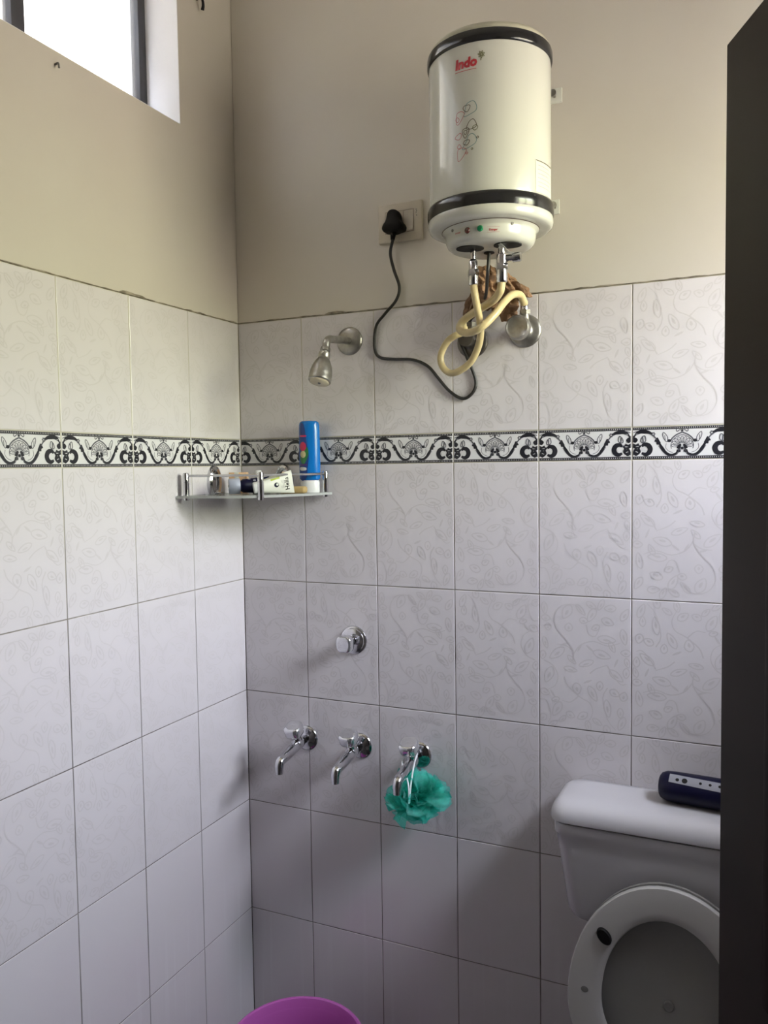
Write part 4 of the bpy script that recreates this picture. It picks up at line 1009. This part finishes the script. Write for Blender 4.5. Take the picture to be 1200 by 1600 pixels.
# cistern body, slightly tapered downwards
b = MB(); b.use('ceramic')
loft(b, [(rrect(CX, -0.0785, 0.185, 0.060, 0.035), 0.688), (rrect(CX, -0.079, 0.200, 0.067, 0.036), 0.694), (rrect(CX, -0.080, 0.207, 0.0705, 0.036), 0.710), (rrect(CX, -0.0825, 0.224, 0.0755, 0.034), 0.84), (rrect(CX, -0.0835, 0.2275, 0.0785, 0.034), 0.868), (rrect(CX, -0.084, 0.232, 0.081, 0.034), 0.874), (rrect(CX, -0.084, 0.232, 0.081, 0.034), 0.896)])
cist = b.build('cistern', wc, smooth=40)
b = MB(); b.use('line'); loft(b, [(rrect(CX, -0.084, 0.2285, 0.0775, 0.032), 0.8955), (rrect(CX, -0.084, 0.2285, 0.0775, 0.032), 0.8995)]); b.build('lid_gap', cist, smooth=40)
b = MB(); b.use('ceramic')
loft(b, [(rrect(CX, -0.0850, 0.232, 0.081, 0.034), 0.8990), (rrect(CX, -0.0855, 0.2375, 0.0835, 0.035), 0.9005), (rrect(CX, -0.0855, 0.2385, 0.0840, 0.036), 0.906), (rrect(CX, -0.0850, 0.2370, 0.0825, 0.036), 0.917), (rrect(CX, -0.0830, 0.2330, 0.0785, 0.036), 0.927), (rrect(CX, -0.0795, 0.2265, 0.0720, 0.034), 0.9335), (rrect(CX, -0.0760, 0.2180, 0.0640, 0.030), 0.9375), (rrect(CX, -0.0740, 0.1900, 0.0480, 0.028), 0.9390), (rrect(CX, -0.0740, 0.06, 0.02, 0.015), 0.9395)])
b.build('cistern_lid', wc, smooth=50)
b = MB(); b.use('chrome'); b.lathe([(0, 0.9392), (0.022, 0.9392), (0.022, 0.9425), (0.019, 0.944), (0, 0.944)], 28, T(CX+0.16, -0.115, 0)); b.build('flush_button', wc)
# flush pipe to the pan
b = MB(); b.use('plasticwhite'); b.tube([(CX, -0.075, 0.70), (CX, -0.075, 0.50), (CX, -0.085, 0.40), (CX, -0.13, 0.345), (CX, -0.20, 0.335)], 0.021, 20, 6); b.build('flush_pipe', wc)
# pan
def egg(cx, cy, a_, bl, bs, n=48):
    pts = []
    for k_ in range(n):
        t = 2*PI*k_/n; x = a_*math.sin(t); y = math.cos(t); pts.append((cx+x, cy+(bs if y > 0 else bl)*y))
    return pts
b = MB(); b.use('ceramic')
loft(b, [(egg(CX, -0.36, 0.115, 0.17, 0.13), 0.0), (egg(CX, -0.36, 0.105, 0.155, 0.13), 0.04), (egg(CX, -0.36, 0.09, 0.13, 0.12), 0.14), (egg(CX, -0.38, 0.13, 0.19, 0.16), 0.24), (egg(CX, -0.395, 0.168, 0.245, 0.18), 0.33), (egg(CX, -0.40, 0.182, 0.268, 0.19), 0.375), (egg(CX, -0.40, 0.185, 0.272, 0.19), 0.395), (egg(CX, -0.40, 0.178, 0.264, 0.184), 0.402), (egg(CX, -0.40, 0.140, 0.222, 0.135), 0.402), (egg(CX, -0.40, 0.134, 0.214, 0.13), 0.39), (egg(CX, -0.40, 0.12, 0.19, 0.115), 0.32), (egg(CX, -0.39, 0.075, 0.11, 0.09), 0.22), (egg(CX, -0.38, 0.03, 0.04, 0.04), 0.19)], True, True)
b.bbox((CX-0.10, -0.27, 0.30), (CX+0.10, -0.155, 0.396), 0.02, 3)
b.build('pan', wc, smooth=50)
# raised ring and lid; local plane: x across, z up along the ring from the hinge, +y towards the cistern
def hinge_mx(y, zh, lean): return T(CX, y, zh) @ RX(-lean)
RM = hinge_mx(-0.222, 0.415, 3.0)
def seat_outline(a_, top, bot, n=64):
    """egg outline: widest low, z from bot to top"""
    pts = []; zc = bot+(top-bot)*0.40
    for k_ in range(n):
        t = 2*PI*k_/n; c_ = math.cos(t); s_ = math.sin(t)
        z = zc+(top-zc)*c_ if c_ > 0 else zc+(zc-bot)*c_
        ex = 1.0 if c_ > 0 else 0.80
        x = a_*math.copysign(abs(s_)**ex, s_)
        pts.append((x, z))
    return pts
b = MB(); b.use('plasticwhite')
o1 = seat_outline(0.1870, 0.4100, 0.0); o2 = seat_outline(0.1225, 0.3460, 0.055)
# ring section: front face towards the camera is the underside, gently rounded
secs = []
for fo, yy_ in ((0.0, 0.002), (0.0, -0.0055), (0.03, -0.0085), (0.25, -0.0100), (0.75, -0.0100), (0.96, -0.0085), (1.0, -0.0055), (1.0, 0.004), (0.9, 0.0085), (0.5, 0.0120), (0.1, 0.0085)):
    secs.append([(x0*(1-fo)+x1*fo, yy_, z0*(1-fo)+z1*fo) for (x0, z0), (x1, z1) in zip(o1, o2)])
n = 64; vs = [p for s_ in secs for p in s_]; fs = []
for i in range(len(secs)):
    j = (i+1) % len(secs)
    for k_ in range(n): fs.append((i*n+k_, i*n+(k_+1) % n, j*n+(k_+1) % n, j*n+k_))
b.add(vs, fs, RM); seat = b.build('seat', wc, smooth=50)
def bumper(x, z, rx, rz, ang, mname, d, parent, y=-0.0098):
    b = MB(); b.use(mname); b.lathe([(0, 0), (1, 0), (1, d*0.6), (0.85, d), (0, d)], 28, RM @ T(x, y, z) @ RY(ang) @ RX(90) @ Matrix.Diagonal((rx, rz, 1, 1))); return b.build('bumper', parent)
tag(bumper(-0.1160, 0.2960, 0.0120, 0.0175, -38, 'black', 0.007, seat), 'black rubber bumper')
tag(bumper(-0.1530, 0.1820, 0.0072, 0.0060, 0, 'smudge', 0.0006, seat), 'bare grey bumper mark')
b = MB(); b.use('plasticgrey')
o3 = seat_outline(0.186, 0.408, 0.0); secs = []
for fo, yy_ in ((0.0, 0.0155), (0.0, 0.0225), (0.03, 0.0265), (0.3, 0.030), (0.97, 0.031)):
    secs.append([(x0*(1-fo), yy_, 0.2+(z0-0.2)*(1-fo)) for (x0, z0) in o3])
secs.insert(0, [(x0*0.94, 0.0155, 0.2+(z0-0.2)*0.94) for (x0, z0) in o3]); secs.insert(0, [(x0*0.93, 0.0215, 0.2+(z0-0.2)*0.93) for (x0, z0) in o3])
vs = [p for s_ in secs for p in s_]; fs = []
for i in range(len(secs)-1):
    for k_ in range(n): fs.append((i*n+k_, i*n+(k_+1) % n, (i+1)*n+(k_+1) % n, (i+1)*n+k_))
fs.append(list(range(n))[::-1]); fs.append([(len(secs)-1)*n+k_ for k_ in range(n)])
b.add(vs, fs, RM); lid = b.build('lid', wc, smooth=50)
tag(bumper(0.0015, 0.172, 0.0095, 0.0105, 0, 'smudge', 0.004, lid, y=0.0205), 'dark grey bumper on the lid')
for s in (-0.07, 0.07):
    b = MB(); b.use('plasticwhite'); b.lathe([(0, 0), (0.013, 0), (0.013, 0.03), (0, 0.03)], 20, T(CX+s-0.015, -0.222, 0.412) @ RY(90)); b.build('hinge', wc)

# bottle lying on the cistern
NM = T(1.1650, -0.0720, 0.9395+0.0300) @ RZ(-5) @ RY(90)
nb = thing('cleaner_bottle', (1.165, -0.072, 0.9395), 'dark navy bottle lying on its side on the cistern lid', 'bottle')
b = MB(); b.use('navy'); b.lathe([(0, -0.1120), (0.022, -0.1115), (0.029, -0.1075), (0.0335, -0.098), (0.0350, -0.080), (0.0355, -0.02), (0.0355, 0.05), (0.031, 0.075), (0.020, 0.090), (0.014, 0.095), (0, 0.095)], 48, NM, (0.85, 1.0)); b.build('bottle_body', nb, smooth=50)
b = MB(); b.use('navy'); b.lathe([(0, 0.0955), (0.0165, 0.0955), (0.0165, 0.118), (0.015, 0.121), (0, 0.121)], 32, NM); b.build('cap', nb)
b = MB(); b.use('navylabel'); vs = []; fs = []
for i in range(11):
    xx = -0.090+i*0.0125
    for k_ in range(7):
        a = math.radians(204+k_*6 - 3.2*abs(i-9)*0.3); vs.append((0.0357*0.85*math.cos(a), 0.0357*math.sin(a), xx))
for i in range(10):
    for k_ in range(6): fs.append((i*7+k_, i*7+k_+1, (i+1)*7+k_+1, (i+1)*7+k_))
b.add(vs, fs, NM); lb = b.build('label', nb, smooth=60); tag(lb, 'pale grey printed label strip')
for xx, rr in ((-0.074, 0.0035), (-0.060, 0.0055), (-0.030, 0.0028), (-0.012, 0.0028), (0.006, 0.003)):
    b = MB(); b.use('black'); a = math.radians(219); b.lathe([(0, -0.0004), (rr, -0.0004), (rr, 0.0006), (0, 0.0006)], 12, NM @ T(0.0358*0.85*math.cos(a), 0.0358*math.sin(a), xx) @ RZ(219) @ RY(90)); b.build('print_mark', lb)

# ---------------------------------------------------------------- bucket
bk = thing('bucket', (0.302, -0.281, 0), 'pink plastic bucket on the floor in the corner under the taps', 'bucket')
b = MB(); b.use('pink')
b.lathe([(0, 0.004), (0.112, 0.004), (0.113, 0.0), (0.118, 0.0), (0.122, 0.05), (0.138, 0.325), (0.1405, 0.332), (0.1530, 0.333), (0.1545, 0.336), (0.1545, 0.345), (0.1530, 0.3495), (0.1490, 0.3510), (0.1450, 0.3490), (0.1430, 0.344), (0.1355, 0.31), (0.118, 0.02), (0, 0.012)], 80, T(0.302, -0.281, 0))
b.build('bucket_body', bk, smooth=40)
for s in (-1, 1): b = MB(); b.use('pink'); b.bbox((-0.014, -0.004, 0.290), (0.014, 0.006, 0.330), 0.003, 2, T(0.302, -0.281, 0) @ RZ(35+(0 if s > 0 else 180)) @ T(0, -0.146, 0)); b.build('handle_lug', bk)
b = MB(); b.use('oldchrome')
pts = []
for k_ in range(13):
    a = PI*k_/12; v = RZ(35) @ Vector((0, -math.cos(a)*0.151, 0)); s_ = math.sin(a)
    q = RZ(35) @ Vector((math.sin(a)*0.150, 0, 0)); pts.append((0.302+v.x+q.x, -0.281+v.y+q.y, 0.308-0.045*s_))
b.tube(pts, 0.0022, 8, 3); b.build('wire_handle', bk)

# small nail stub in the plaster under the window and hook beside it
hk = thing('wall_hook', (0, -0.139, 2.742), 'small black hook in the left wall beside the window', 'hook')
b = MB(); b.use('black'); b.tube([(-0.001, -0.139, 2.752), (0.010, -0.140, 2.754), (0.016, -0.139, 2.748), (0.016, -0.1365, 2.736), (0.012, -0.1345, 2.727)], lambda t: 0.0022+0.0018*t, 10, 5); b.build('hook', hk)
nl = MB(); nl.use('smudge'); nl.tube([(-0.001, -0.588, 2.408), (0.007, -0.588, 2.409), (0.009, -0.588, 2.400)], 0.002, 8, 4)
tag(nl.build('nail', origin=(0, -0.588, 2.408)), 'bent little nail in the left wall below the window sill', 'nail')
